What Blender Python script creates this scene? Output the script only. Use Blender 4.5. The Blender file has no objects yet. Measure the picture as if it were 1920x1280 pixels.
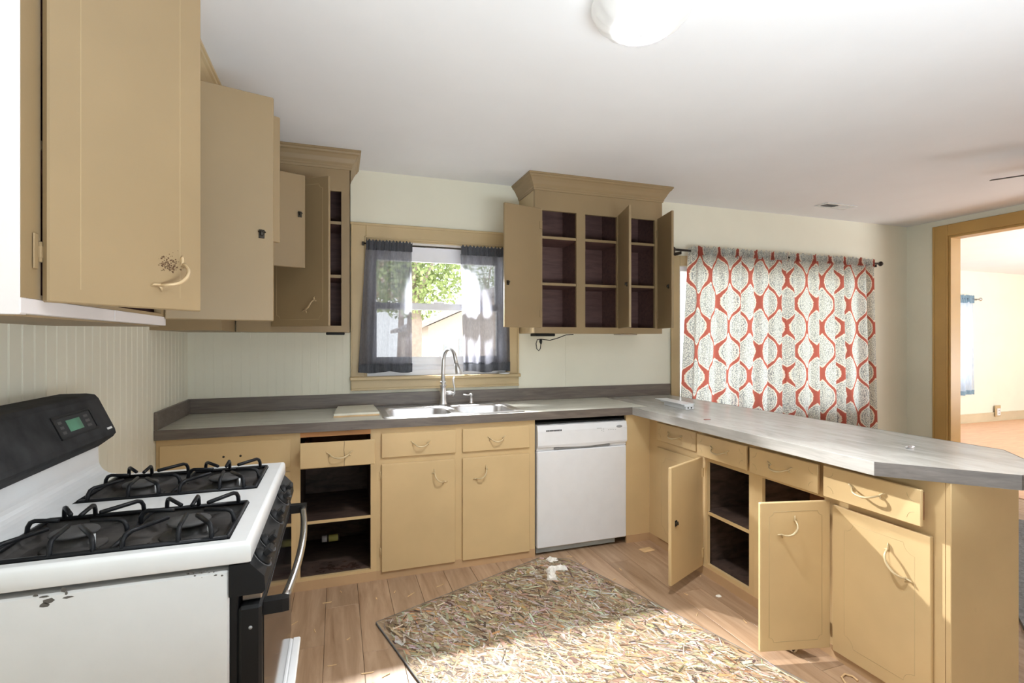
import bpy, bmesh, math, random
from mathutils import Matrix, Vector
R = random.Random(7)
sc = bpy.context.scene
C = sc.collection
PI = math.pi

# ------------------------------------------------------------------ camera, light, exposure
TH = math.atan((960 - 632) / 955)
cam_d = bpy.data.cameras.new('camera')
cam_d.sensor_width = 36.0
cam_d.lens = 955 / 1920 * 36.0
cam_d.shift_y = -2 / 1920
cam_d.clip_start = 0.02
cam = bpy.data.objects.new('camera', cam_d)
cam.location = (0, 0, 1.385)
cam.rotation_euler = (PI / 2, 0, -TH)
C.objects.link(cam)
sc.camera = cam

sc.view_settings.view_transform = 'Standard'
sc.view_settings.look = 'None'
sc.view_settings.gamma = 1
sc.view_settings.use_curve_mapping = False
sc.view_settings.exposure = 0.08

world = bpy.data.worlds.new('daylight_sky')
sc.world = world
world.use_nodes = True
bg = world.node_tree.nodes['Background']
bg.inputs[0].default_value = (0.93, 0.96, 1.0, 1)
bg.inputs[1].default_value = 4.0

def light(name, kind, loc, aim, energy, color=(1, 1, 1), **kw):
    d = bpy.data.lights.new(name, kind)
    d.energy = energy
    d.color = color
    for k, v in kw.items():
        setattr(d, k, v)
    o = bpy.data.objects.new(name, d)
    o.location = loc
    o.rotation_euler = (Vector(aim) - Vector(loc)).to_track_quat('-Z', 'Y').to_euler()
    C.objects.link(o)
    return o

# low daylight coming in over the sink through the window gap
light('window_glint', 'SPOT', (0.62, 4.0, 2.03), (1.15, 1.85, 0.3), 1050, (1, 0.98, 0.965),
      spot_size=math.radians(58), spot_blend=0.35, shadow_soft_size=0.04)
# unseen fill light added below the camera, thrown at the ceiling
light('added_ceiling_fill', 'AREA', (0.9, -0.25, 0.97), (0.9, 0.1, 2.6), 92, (0.84, 0.935, 1.0),
      shape='RECTANGLE', size=2.0, size_y=0.8)
light('added_side_room_fill', 'AREA', (9.0, 0.6, 1.0), (9.2, 1.6, 2.6), 300, (0.97, 0.985, 1.0),
      shape='RECTANGLE', size=3.0, size_y=1.6)  # unseen fill light added for the adjoining room
# light portals (no light of their own, they only guide sky sampling through the windows)
for n_, px_, py_, pz_, w_, h_ in (('sink_portal', 0.70, 3.80, 1.61, 1.03, 0.96), ('dining_portal', 3.8, 3.80, 1.38, 2.1, 1.28), ('side_portal', 9.37, 5.75, 1.36, 1.25, 1.28)):
    p_ = light(n_, 'AREA', (px_, py_, pz_), (px_, py_ - 1, pz_), 1, shape='RECTANGLE', size=w_, size_y=h_)
    p_.data.cycles.is_portal = True
light('outdoor_sun', 'SUN', (0, -5, 10), (1.0, -2.5, 5), 2.0, (1, 0.96, 0.9), angle=0.02)

# ------------------------------------------------------------------ materials
def lin(c):
    return tuple(((v / 255) / 12.92 if v / 255 <= 0.04045 else ((v / 255 + 0.055) / 1.055) ** 2.4) for v in c) + (1,)

class NT:
    def __init__(s, m):
        s.t = m.node_tree
    def n(s, typ, ins=None, **props):
        nd = s.t.nodes.new(typ)
        for k, v in props.items():
            setattr(nd, k, v)
        if ins:
            for k, v in ins.items():
                if isinstance(v, bpy.types.NodeSocket):
                    s.t.links.new(v, nd.inputs[k])
                else:
                    nd.inputs[k].default_value = v
        return nd
    def math(s, op, a, b=0.0, c=None):
        ins = {0: a, 1: b}
        if c is not None:
            ins[2] = c
        return s.n('ShaderNodeMath', ins, operation=op).outputs[0]
    def mix(s, f, a, b):
        nd = s.t.nodes.new('ShaderNodeMix')
        nd.data_type = 'RGBA'
        for i, v in ((0, f), (6, a), (7, b)):
            if isinstance(v, bpy.types.NodeSocket):
                s.t.links.new(v, nd.inputs[i])
            else:
                nd.inputs[i].default_value = v
        return nd.outputs[2]
    def ramp(s, f, stops):
        nd = s.t.nodes.new('ShaderNodeValToRGB')
        e = nd.color_ramp.elements
        while len(e) < len(stops):
            e.new(0.5)
        for i, (p, c) in enumerate(stops):
            e[i].position = p
            e[i].color = c
        s.t.links.new(f, nd.inputs[0])
        return nd.outputs[0]

def newmat(name):
    m = bpy.data.materials.new(name)
    m.use_nodes = True
    return m, NT(m), m.node_tree.nodes['Principled BSDF']

def coords(t, scale=(1, 1, 1), rot=(0, 0, 0), kind='Object'):
    tc = t.n('ShaderNodeTexCoord')
    return t.n('ShaderNodeMapping', {'Vector': tc.outputs[kind], 'Scale': scale, 'Rotation': rot}).outputs[0]

def noise(t, vec, scale, detail=4, rough=0.55, dist=0.0):
    return t.n('ShaderNodeTexNoise', {'Vector': vec, 'Scale': scale, 'Detail': detail, 'Roughness': rough, 'Distortion': dist}).outputs[0]

def bump(t, b, h, strength=0.2, dist=0.002):
    nd = t.n('ShaderNodeBump', {'Height': h, 'Strength': strength, 'Distance': dist})
    t.t.links.new(nd.outputs[0], b.inputs['Normal'])

def paint(name, c, var=0.06, rough=0.5, dirt=0.0, bmp=0.15):
    m, t, b = newmat(name)
    v = coords(t)
    n1 = noise(t, v, 2.2)
    c0 = lin([x * (1 - var) for x in c]); c1 = lin([min(255, x * (1 + var)) for x in c])
    col = t.ramp(n1, [(0.3, c0), (0.7, c1)])
    if dirt:
        n2 = noise(t, v, 9, 8, 0.75)
        f = t.ramp(n2, [(0.68, (0, 0, 0, 1)), (0.80, (dirt,) * 3 + (1,))])
        col = t.mix(f, col, lin((95, 70, 45)))
    t.t.links.new(col, b.inputs['Base Color'])
    b.inputs['Roughness'].default_value = rough
    if bmp:
        bump(t, b, noise(t, v, 90, 3), bmp, 0.001)
    return m

def plain(name, c, rough=0.5, metal=0.0, var=0.05):
    m, t, b = newmat(name)
    n1 = noise(t, coords(t), 12)
    t.t.links.new(t.ramp(n1, [(0.3, lin([x * (1 - var) for x in c])), (0.7, lin([min(255, x * (1 + var)) for x in c]))]), b.inputs['Base Color'])
    b.inputs['Roughness'].default_value = rough
    b.inputs['Metallic'].default_value = metal
    return m

def wood(name, ca, cb, scale=(12, 1.2, 12), rough=0.45, dark=None, nscale=3.0, obj_random=False, bmp=0.15):
    m, t, b = newmat(name)
    v = coords(t, scale)
    if obj_random:
        oi = t.n('ShaderNodeObjectInfo').outputs['Random']
        off = t.n('ShaderNodeCombineXYZ', {0: t.math('MULTIPLY', oi, 37.0), 1: t.math('MULTIPLY', oi, 91.0), 2: 0.0}).outputs[0]
        v = t.n('ShaderNodeVectorMath', {0: v, 1: off}, operation='ADD').outputs[0]
    n1 = noise(t, v, nscale, 8, 0.62, 0.6)
    stops = [(0.28, lin(ca)), (0.7, lin(cb))]
    if dark:
        stops = [(0.22, lin(dark)), (0.36, lin(ca)), (0.72, lin(cb))]
    col = t.ramp(n1, stops)
    if obj_random:
        k = t.math('MULTIPLY_ADD', oi, 0.22, 0.89)
        col = t.n('ShaderNodeVectorMath', {0: col, 1: t.n('ShaderNodeCombineXYZ', {0: k, 1: k, 2: k}).outputs[0]}, operation='MULTIPLY').outputs[0]
    t.t.links.new(col, b.inputs['Base Color'])
    b.inputs['Roughness'].default_value = rough
    bump(t, b, n1, bmp, 0.001)
    return m

M = {}
M['upper'] = paint('shaded_cabinet_paint', (147, 125, 92), 0.03, 0.45, 0.25)  # same cabinet paint, darkened to carry the shade on the uppers
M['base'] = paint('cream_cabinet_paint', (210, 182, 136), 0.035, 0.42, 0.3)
M['groove'] = paint('routed_line_paint', (176, 154, 116), 0.03, 0.5)
M['trimp'] = paint('window_casing_paint', (192, 170, 130), 0.05, 0.4)
M['lit_white_side'] = paint('lit_white_side_paint', (216, 209, 207), 0.02, 0.4, 0.1)  # light on the side panel and bottom rail put into the colour
M['ochre'] = paint('ochre_door_casing_paint', (190, 152, 88), 0.04, 0.4)
M['wall'] = paint('cream_wall_paint', (231, 228, 211), 0.012, 0.7)
M['ceil'] = paint('white_ceiling_paint', (234, 235, 237), 0.008, 0.85)
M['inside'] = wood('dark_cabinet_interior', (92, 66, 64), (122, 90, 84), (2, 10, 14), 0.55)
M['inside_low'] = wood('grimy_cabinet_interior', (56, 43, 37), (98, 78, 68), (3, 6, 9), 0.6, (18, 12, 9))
M['inside_red'] = wood('brown_board_interior', (118, 72, 42), (156, 102, 66), (4, 4, 10), 0.55)
M['toe'] = paint('toe_board_paint', (192, 158, 120), 0.05, 0.5, 0.3)
M['metal'] = plain('brushed_steel', (222, 222, 224), 0.34, 1.0)
M['nickel'] = plain('satin_nickel', (190, 188, 186), 0.25, 1.0)
M['enamel'] = plain('white_enamel', (222, 223, 224), 0.25, 0, 0.01)
M['white'] = plain('white_plastic', (228, 229, 232), 0.32, 0, 0.01)
M['vinyl'] = plain('white_vinyl', (240, 240, 245), 0.35, 0, 0.01)
M['grey'] = plain('grey_plastic', (150, 152, 155), 0.4)
M['black'] = plain('black_plastic', (26, 26, 27), 0.5)
M['iron'] = plain('black_grate_iron', (26, 27, 30), 0.38)
M['well'] = plain('sooty_burner_well', (58, 56, 55), 0.5, 0.0, 0.5)
M['cap'] = plain('grey_burner_cap', (78, 77, 77), 0.6)
M['dark'] = plain('dark_metal', (60, 54, 46), 0.4, 0.6)
M['pull'] = plain('painted_pull', (206, 186, 148), 0.3, 0.15)
M['pull_up'] = plain('shaded_painted_pull', (190, 165, 128), 0.3, 0.15)  # pull paint darkened to match the shaded uppers
for k_ in ('black', 'iron', 'well', 'cap'):
    M[k_].node_tree.nodes['Principled BSDF'].inputs['Specular IOR Level'].default_value = 0.2
M['console'] = plain('scuffed_black_console', (50, 50, 51), 0.75, 0, 0.2)
M['console'].node_tree.nodes['Principled BSDF'].inputs['Specular IOR Level'].default_value = 0.1
M['blackglass'] = plain('black_oven_glass', (30, 30, 32), 0.08)
M['rodm'] = plain('bronze_rod', (48, 40, 36), 0.3, 0.5)
M['leaf'] = plain('sunlit_foliage', (158, 172, 112), 0.7, 0, 0.25)
M['leaf2'] = plain('autumn_foliage', (200, 176, 146), 0.7, 0, 0.2)
M['bark'] = plain('tree_bark', (170, 150, 138), 0.8)
M['grass'] = plain('lawn', (205, 202, 188), 0.9, 0, 0.1)
M['housew'] = plain('pale_house_siding', (208, 190, 178), 0.7, 0, 0.02)
M['roofm'] = plain('pale_house_roof', (168, 158, 154), 0.8, 0, 0.04)
M['paper'] = plain('white_paper', (238, 234, 226), 0.7, 0, 0.03)
M['chip'] = plain('wood_chip', (218, 184, 138), 0.7, 0, 0.08)
M['foil'] = plain('crumpled_foil', (215, 215, 218), 0.2, 0.9)
M['glassy'] = plain('frosted_lamp_glass', (250, 249, 246), 0.3, 0, 0.005)
nt_ = M['glassy'].node_tree
t_ = NT(M['glassy'])
tl_ = t_.n('ShaderNodeBsdfTranslucent', {'Color': (0.95, 0.95, 0.94, 1)})
tp_ = t_.n('ShaderNodeBsdfTransparent', {'Color': (1, 1, 1, 1)})
m1_ = t_.n('ShaderNodeMixShader', {0: 0.4, 1: nt_.nodes['Principled BSDF'].outputs[0], 2: tl_.outputs[0]})
m2_ = t_.n('ShaderNodeMixShader', {0: 0.4, 1: m1_.outputs[0], 2: tp_.outputs[0]})
nt_.links.new(m2_.outputs[0], nt_.nodes['Material Output'].inputs['Surface'])
M['farfloor'] = wood('orange_wood_floor', (214, 160, 122), (236, 190, 152), (1.2, 8, 1), 0.35)
M['blade'] = plain('dark_fan_blade', (70, 64, 60), 0.5)
M['slab'] = plain('subfloor_joint', (74, 55, 40), 0.8)
M['plank'] = wood('vinyl_wood_plank', (154, 124, 97), (188, 159, 131), (9, 0.9, 9), 0.42, (118, 86, 60), 2.2, True)
M['bluecloth_edge'] = plain('green_display', (70, 120, 95), 0.3)

def counter_mat(name, ca, cb, streak, rough, scale=(3, 12, 12), amount=0.8):
    m, t, b = newmat(name)
    v = coords(t, scale)
    n1 = noise(t, v, 1.3, 8, 0.6, 0.8)
    col = t.ramp(n1, [(0.3, lin(ca)), (0.68, lin(cb))])
    n2 = noise(t, v, 2.3, 6, 0.7, 1.2)
    f = t.ramp(n2, [(0.63, (0, 0, 0, 1)), (0.74, (amount,) * 3 + (1,))])
    col = t.mix(f, col, lin(streak))
    t.t.links.new(col, b.inputs['Base Color'])
    b.inputs['Roughness'].default_value = rough
    bump(t, b, n2, 0.05, 0.001)
    return m
M['counter'] = counter_mat('weathered_laminate_top', (186, 185, 172), (218, 217, 207), (112, 92, 76), 0.3)
M['counter_pen'] = counter_mat('weathered_laminate_peninsula', (160, 158, 153), (190, 188, 183), (110, 98, 88), 0.24, (12, 3, 12))
M['edge'] = counter_mat('dark_grey_laminate_edge', (92, 84, 78), (122, 112, 104), (72, 62, 56), 0.4, (3, 12, 30))
M['edge_lit'] = counter_mat('lit_grey_laminate_edge', (158, 155, 150), (186, 183, 178), (135, 130, 124), 0.4, (12, 3, 30))  # light on the peninsula front edge put into the colour
M['edge_pen'] = counter_mat('charcoal_laminate_edge', (98, 92, 88), (128, 121, 116), (70, 62, 58), 0.4, (4, 4, 40))

def osb_mat():
    m, t, b = newmat('strand_board')
    a = t.n('ShaderNodeVertexColor', layer_name='tint').outputs[0]
    t.t.links.new(a, b.inputs['Base Color'])
    b.inputs['Roughness'].default_value = 0.65
    return m
M['strand'] = osb_mat()
M['osb'] = plain('strand_board_core', (140, 120, 96), 0.75, 0, 0.25)
M['osb_edge'] = plain('grey_board_edge', (98, 100, 102), 0.8, 0, 0.15)
M['rug'] = wood('grey_shag_rug', (96, 96, 98), (150, 150, 152), (14, 14, 14), 0.95)

def cloth(name, col_fn, trans=0.6, transp=0.0, rough=0.9):
    m = bpy.data.materials.new(name)
    m.use_nodes = True
    t = NT(m)
    nt = m.node_tree
    nt.nodes.remove(nt.nodes['Principled BSDF'])
    col = col_fn(t)
    d = t.n('ShaderNodeBsdfDiffuse', {'Color': col})
    tr = t.n('ShaderNodeBsdfTranslucent', {'Color': col})
    mx = t.n('ShaderNodeMixShader', {0: trans, 1: d.outputs[0], 2: tr.outputs[0]})
    out = mx
    if transp:
        tp = t.n('ShaderNodeBsdfTransparent')
        out = t.n('ShaderNodeMixShader', {0: transp, 1: mx.outputs[0], 2: tp.outputs[0]})
    nt.links.new(out.outputs[0], nt.nodes['Material Output'].inputs['Surface'])
    return m

def ogee(t):
    uv = t.n('ShaderNodeUVMap', uv_map='UVMap').outputs[0]
    s = t.n('ShaderNodeSeparateXYZ', {0: uv})
    nz = noise(t, uv, 60, 2)
    u = t.math('MULTIPLY', s.outputs[0], 2 * PI / 0.31)
    v = t.math('MULTIPLY', s.outputs[1], 2 * PI / 0.43)
    v = t.math('SUBTRACT', v, t.math('MULTIPLY', t.math('SINE', t.math('MULTIPLY', v, 2.0)), 0.26))
    cu = t.math('COSINE', u); cv = t.math('COSINE', v)
    su = t.math('SINE', u); sv = t.math('SINE', v)
    g = t.math('SQRT', t.math('ADD', t.math('ADD', t.math('MULTIPLY', su, su), t.math('MULTIPLY', sv, sv)), 0.16))
    f = t.math('DIVIDE', t.math('ABSOLUTE', t.math('ADD', cu, cv)), g)
    f = t.math('ADD', f, t.math('MULTIPLY', t.math('SUBTRACT', nz, 0.5), 0.22))
    vor = t.n('ShaderNodeTexVoronoi', {'Vector': uv, 'Scale': 75.0}, feature='DISTANCE_TO_EDGE').outputs[0]
    rings = t.math('SINE', t.math('MULTIPLY', f, 22.0))
    scr = t.math('ADD', t.math('MULTIPLY', rings, 0.06), vor)
    inner = t.ramp(scr, [(0.03, lin((150, 156, 160))), (0.14, lin((240, 241, 236)))])
    white = lin((245, 238, 226)); red = lin((188, 104, 92))
    g1 = t.ramp(f, [(0.21, (0, 0, 0, 1)), (0.25, (1, 1, 1, 1))])
    g2 = t.ramp(f, [(0.31, (0, 0, 0, 1)), (0.35, (1, 1, 1, 1))])
    return t.mix(g1, red, t.mix(g2, white, inner))
M['ogee'] = cloth('red_ogee_curtain_cloth', ogee, 0.8)

def grey_cloth(t):
    v = coords(t, (40, 1, 8))
    return t.ramp(noise(t, v, 4), [(0.3, lin((108, 109, 118))), (0.7, lin((124, 125, 134)))])
M['sheer'] = cloth('grey_sheer_cloth', grey_cloth, 0.62, 0.18)
M['sheer_hem'] = cloth('grey_double_cloth', lambda t: t.ramp(noise(t, coords(t, (40, 1, 8)), 4), [(0.3, lin((84, 86, 92))), (0.7, lin((100, 102, 108)))]), 0.3)
M['blue'] = cloth('blue_sheer_cloth', lambda t: t.ramp(noise(t, coords(t, (30, 1, 3)), 4), [(0.3, lin((196, 212, 232))), (0.7, lin((222, 232, 244)))]), 0.6, 0.1)
M['blue_hem'] = cloth('blue_double_cloth', lambda t: t.ramp(noise(t, coords(t, (30, 1, 3)), 4), [(0.3, lin((120, 148, 168))), (0.7, lin((150, 176, 194)))]), 0.3)

def glass_mat():
    m = bpy.data.materials.new('window_glass')
    m.use_nodes = True
    t = NT(m); nt = m.node_tree
    nt.nodes.remove(nt.nodes['Principled BSDF'])
    gl = t.n('ShaderNodeBsdfGlossy', {'Roughness': 0.02})
    tp = t.n('ShaderNodeBsdfTransparent', {'Color': (0.97, 0.98, 0.98, 1)})
    lw = t.n('ShaderNodeLayerWeight', {'Blend': 0.5}).outputs['Facing']
    fr = t.math('MULTIPLY_ADD', t.math('POWER', lw, 5.0), 0.9, 0.02)
    mx = t.n('ShaderNodeMixShader', {0: fr, 1: tp.outputs[0], 2: gl.outputs[0]})
    nt.links.new(mx.outputs[0], nt.nodes['Material Output'].inputs['Surface'])
    return m
M['glass'] = glass_mat()

# ------------------------------------------------------------------ object helpers
def tag(o, label=None, cat=None, group=None, kind=None):
    if label: o['label'] = label
    if cat: o['category'] = cat
    if group: o['group'] = group
    if kind: o['kind'] = kind
    return o

def thing(name, label, cat, loc, group=None):
    o = bpy.data.objects.new(name, None)
    o.empty_display_size = 0.05
    o.location = loc
    C.objects.link(o)
    return tag(o, label, cat, group)

def wloc(o):
    v = Vector((0, 0, 0))
    while o is not None:
        v = v + Vector(o.location)
        o = o.parent
    return v

class MB:
    def __init__(s, xf=None):
        s.v, s.f, s.sm = [], [], []
        s.xf = xf or Matrix.Identity(4)
    def add(s, verts, faces, smooth=False, xf=None):
        m = s.xf @ xf if xf is not None else s.xf
        o = len(s.v)
        s.v += [m @ Vector(p) for p in verts]
        s.f += [[i + o for i in f] for f in faces]
        s.sm += [smooth] * len(faces)
        return s
    def box(s, a, b, c=0.0, xf=None):
        x0, x1 = sorted((a[0], b[0])); y0, y1 = sorted((a[1], b[1])); z0, z1 = sorted((a[2], b[2]))
        c = min(c, (x1 - x0) * .45, (y1 - y0) * .45, (z1 - z0) * .45)
        if c <= 0:
            V = [(x, y, z) for x in (x0, x1) for y in (y0, y1) for z in (z0, z1)]
            F = [(0, 1, 3, 2), (4, 6, 7, 5), (0, 4, 5, 1), (2, 3, 7, 6), (0, 2, 6, 4), (1, 5, 7, 3)]
            return s.add(V, F, False, xf)
        bm = bmesh.new()
        bmesh.ops.create_cube(bm, size=1)
        for v in bm.verts:
            v.co = Vector(((x0 + x1) / 2 + v.co.x * (x1 - x0), (y0 + y1) / 2 + v.co.y * (y1 - y0), (z0 + z1) / 2 + v.co.z * (z1 - z0)))
        bmesh.ops.bevel(bm, geom=bm.edges[:], offset=c, segments=1, affect='EDGES')
        bm.verts.index_update()
        V = [tuple(v.co) for v in bm.verts]; F = [[v.index for v in f.verts] for f in bm.faces]
        bm.free()
        return s.add(V, F, False, xf)
    def tube(s, pts, r, n=8, cap=True, squash=1.0, xf=None):
        pts = [Vector(p) for p in pts]
        rs = r if isinstance(r, (list, tuple)) else [r] * len(pts)
        V, F = [], []
        up = None
        for i, p in enumerate(pts):
            t = (pts[min(i + 1, len(pts) - 1)] - pts[max(i - 1, 0)]).normalized()
            if up is None:
                up = Vector((0, 0, 1)) if abs(t.z) < 0.9 else Vector((0, 1, 0))
            a = t.cross(up).normalized(); bb = a.cross(t).normalized(); up = bb
            for k in range(n):
                an = 2 * PI * k / n
                V.append(tuple(p + a * (math.cos(an) * rs[i]) + bb * (math.sin(an) * rs[i] * squash)))
        for i in range(len(pts) - 1):
            for k in range(n):
                F.append((i * n + k, i * n + (k + 1) % n, (i + 1) * n + (k + 1) % n, (i + 1) * n + k))
        if cap:
            F.append(tuple(range(n - 1, -1, -1))); F.append(tuple(range((len(pts) - 1) * n, len(pts) * n)))
        return s.add(V, F, True, xf)
    def lathe(s, prof, n=24, axis='z', at=(0, 0, 0), xf=None):
        V, F = [], []
        for (r, h) in prof:
            for k in range(n):
                a = 2 * PI * k / n
                p = (r * math.cos(a), r * math.sin(a), h)
                if axis == 'y': p = (p[0], p[2], p[1])
                if axis == 'x': p = (p[2], p[0], p[1])
                V.append((p[0] + at[0], p[1] + at[1], p[2] + at[2]))
        for i in range(len(prof) - 1):
            for k in range(n):
                F.append((i * n + k, i * n + (k + 1) % n, (i + 1) * n + (k + 1) % n, (i + 1) * n + k))
        F.append(tuple(range(n))); F.append(tuple(range((len(prof) - 1) * n, len(prof) * n)))
        return s.add(V, F, True, xf)
    def prism(s, poly, z0, z1, xf=None):
        n = len(poly)
        V = [(x, y, z0) for x, y in poly] + [(x, y, z1) for x, y in poly]
        F = [tuple(range(n)), tuple(range(n, 2 * n))] + [(i, (i + 1) % n, n + (i + 1) % n, n + i) for i in range(n)]
        return s.add(V, F, False, xf)
    def loft(s, rings, close=True, cap=True, smooth=False, xf=None):
        n = len(rings[0]); V = [p for r in rings for p in r]; F = []
        for i in range(len(rings) - 1):
            for k in range(n if close else n - 1):
                F.append((i * n + k, i * n + (k + 1) % n, (i + 1) * n + (k + 1) % n, (i + 1) * n + k))
        if cap:
            F.append(tuple(range(n))); F.append(tuple(range((len(rings) - 1) * n, len(rings) * n)))
        return s.add(V, F, smooth, xf)
    def plate(s, a0, a1, c0, c1, holes, b0, b1, extra_a=(), extra_c=(), xf=None):
        """slab in local a (x) / c (z) with rectangular holes, between b0 and b1 (y)"""
        A = sorted({a0, a1, *extra_a, *[h[0] for h in holes], *[h[1] for h in holes]})
        Z = sorted({c0, c1, *extra_c, *[h[2] for h in holes], *[h[3] for h in holes]})
        A = [a for a in A if a0 <= a <= a1]; Z = [z for z in Z if c0 <= z <= c1]
        na, nz = len(A) - 1, len(Z) - 1
        def solid(i, j):
            if i < 0 or j < 0 or i >= na or j >= nz: return False
            x = (A[i] + A[i + 1]) / 2; z = (Z[j] + Z[j + 1]) / 2
            return not any(h[0] < x < h[1] and h[2] < z < h[3] for h in holes)
        V = [(a, b, z) for b in (b0, b1) for a in A for z in Z]
        L = len(A) * len(Z)
        ix = lambda i, j, k: k * L + i * len(Z) + j
        F = []
        for i in range(na):
            for j in range(nz):
                if not solid(i, j): continue
                for k in (0, 1):
                    F.append((ix(i, j, k), ix(i + 1, j, k), ix(i + 1, j + 1, k), ix(i, j + 1, k)))
                if not solid(i - 1, j): F.append((ix(i, j, 0), ix(i, j + 1, 0), ix(i, j + 1, 1), ix(i, j, 1)))
                if not solid(i + 1, j): F.append((ix(i + 1, j, 0), ix(i + 1, j + 1, 0), ix(i + 1, j + 1, 1), ix(i + 1, j, 1)))
                if not solid(i, j - 1): F.append((ix(i, j, 0), ix(i + 1, j, 0), ix(i + 1, j, 1), ix(i, j, 1)))
                if not solid(i, j + 1): F.append((ix(i, j + 1, 0), ix(i + 1, j + 1, 0), ix(i + 1, j + 1, 1), ix(i, j + 1, 1)))
        return s.add(V, F, False, xf)
    def build(s, name, mat, parent=None, label=None, kind=None):
        me = bpy.data.meshes.new(name)
        off = wloc(parent) if parent is not None else Vector((0, 0, 0))
        base = Vector((0, 0, 0))
        if parent is None and s.v:
            xs = [v.x for v in s.v]; ys = [v.y for v in s.v]; zs = [v.z for v in s.v]
            base = Vector(((min(xs) + max(xs)) / 2, (min(ys) + max(ys)) / 2, min(zs)))
        me.from_pydata([tuple(v - off - base) for v in s.v], [], s.f)
        me.polygons.foreach_set('use_smooth', s.sm)
        bm = bmesh.new(); bm.from_mesh(me)
        bmesh.ops.recalc_face_normals(bm, faces=bm.faces[:])
        bm.to_mesh(me); bm.free()
        me.materials.append(mat)
        o = bpy.data.objects.new(name, me)
        o.location = base
        C.objects.link(o)
        if parent is not None: o.parent = parent
        if label: o['label'] = label
        if kind: o['kind'] = kind
        return o

def struct(mb, name, mat, label=None):
    o = mb.build(name, mat, None, label, 'structure')
    return o

def frame2(origin, d, n):
    """local x along d, y along n, z up"""
    d = Vector((d[0], d[1], 0)).normalized(); n = Vector((n[0], n[1], 0)).normalized()
    m = Matrix.Identity(4)
    for i in range(3):
        m[i][0] = d[i]; m[i][1] = n[i]; m[i][2] = (0, 0, 1)[i]; m[i][3] = origin[i]
    return m

# ------------------------------------------------------------------ setting
XL, YB, ZC, XR = -0.88, 3.64, 2.551, 5.55
WT = 0.14
# kitchen floor: planks on a slab
fl = struct(MB().box((XL - WT, -2.5, -0.12), (XR + WT, YB + WT, -0.006)), 'floor', M['slab'], 'wood-look plank floor of the kitchen')
pw = 0.165
plank_meshes = {}
y_start, y_end = -0.2, YB
x = XL
row = 0
while x < XR + 0.05:
    w = min(pw, XR + 0.1 - x)
    y = y_start - [0, .45, .2, .7, .33][row % 5]
    while y < y_end:
        L = 1.0
        ya, yb = max(y, y_start), min(y + L, y_end)
        if yb - ya > 0.02:
            key = (round(w, 3), round(yb - ya, 3))
            if key not in plank_meshes:
                p = MB().box((0, 0, -0.006), (w - 0.0016, yb - ya - 0.0016, 0.0), 0.0008).build('floor_plank', M['plank'], None)
                p.location = (0, 0, 0)
                # move mesh so its corner sits at the origin
                for v in p.data.vertices: v.co += Vector(((w - 0.0016) / 2, (yb - ya - 0.0016) / 2, -0.006))
                plank_meshes[key] = p
            else:
                p = plank_meshes[key].copy(); C.objects.link(p)
            p.parent = fl
            p.location = Vector((x, ya, 0)) - Vector(fl.location)
        y += L
    x += pw
    row += 1

struct(MB().box((XL - WT, -2.5, ZC), (XR + WT + 7.8, 5.9, ZC + 0.12)), 'ceiling', M['ceil'], 'flat white painted ceiling')
struct(MB().box((XR + 0.131, -2.5, -0.12), (13.5, 5.9, 0.0)), 'floor', M['farfloor'], 'bright orange wood floor of the adjoining room')

# back wall with two window openings
W1 = (0.187, 1.215, 1.135, 2.09)
W2 = (2.75, 4.86, 0.74, 2.02)
wb = struct(MB(Matrix.Translation((0, YB, 0))).plate(XL - WT, XR + 0.131, 0, ZC, [W1, W2], 0, WT), 'wall_back', M['wall'], 'cream wall with the sink window and the curtained window')
wl_ = struct(MB().box((XL - WT, -2.5, 0), (XL, YB, ZC)), 'wall_left', M['wall'], 'cream wall behind the stove')
# bead board sheets
def beadboard(mb, length, z0, z1, mt, step=0.064, dp=0.0035):
    n = int(length / step)
    st = length / n
    prof = []
    for i in range(n):
        a = i * st
        prof += [(a, 0.006), (a + st - 0.009, 0.006), (a + st - 0.0075, dp), (a + st - 0.006, 0.006), (a + st - 0.0035, 0.006), (a + st - 0.002, dp)]
    prof.append((length, 0.006))
    lo = [(a, -b, z0) for a, b in prof]; hi = [(a, -b, z1) for a, b in prof]
    mb.add(lo + hi, [(i, i + 1, len(lo) + i + 1, len(lo) + i) for i in range(len(lo) - 1)], False, mt)
b1 = MB(); beadboard(b1, YB - 0.0, 0.0, 1.50, frame2((XL, 0.0, 0), (0, 1), (-1, 0)))
b1.build('bead_board_sheet', M['wall'], wl_)
b2 = MB(); beadboard(b2, 0.09 - XL, 1.0, 1.47, frame2((XL, YB, 0), (1, 0), (0, 1)), 0.05, 0.0052)
b2.build('bead_board_sheet', M['wall'], wb)
b3 = MB(); b3.box((1.30, YB - 0.005, 1.0), (1.69, YB, 1.44)); b3.box((1.6915, YB - 0.005, 1.0), (2.655, YB, 1.44))
b3.build('splash_sheet', M['wall'], wb)

# right wall with the wide opening to the adjoining room
OY1, OZ = 3.26, 2.385
struct(MB(frame2((XR, -2.5, 0), (0, 1), (1, 0))).plate(0, YB + 2.5, 0, ZC, [(-0.5, OY1 + 2.5, -0.2, OZ)], 0, 0.13), 'wall_right', M['wall'], 'cream wall around the wide cased opening')
tr = struct(MB().box((XR - 0.018, OY1, 0), (XR, OY1 + 0.13, OZ + 0.11), 0.004), 'trim_1', M['ochre'], 'ochre casing of the wide opening')
MB().box((XR - 0.018, -2.5, OZ), (XR, OY1, OZ + 0.11), 0.004).build('head_casing', M['ochre'], tr)
MB().box((XR - 0.006, OY1 - 0.02, 0), (XR + 0.137, OY1, OZ), 0.002).build('jamb_board', M['ochre'], tr)
MB().box((XR - 0.006, -2.5, OZ - 0.02), (XR + 0.137, OY1 - 0.02, OZ), 0.002).build('head_jamb_board', M['ochre'], tr)
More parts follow.
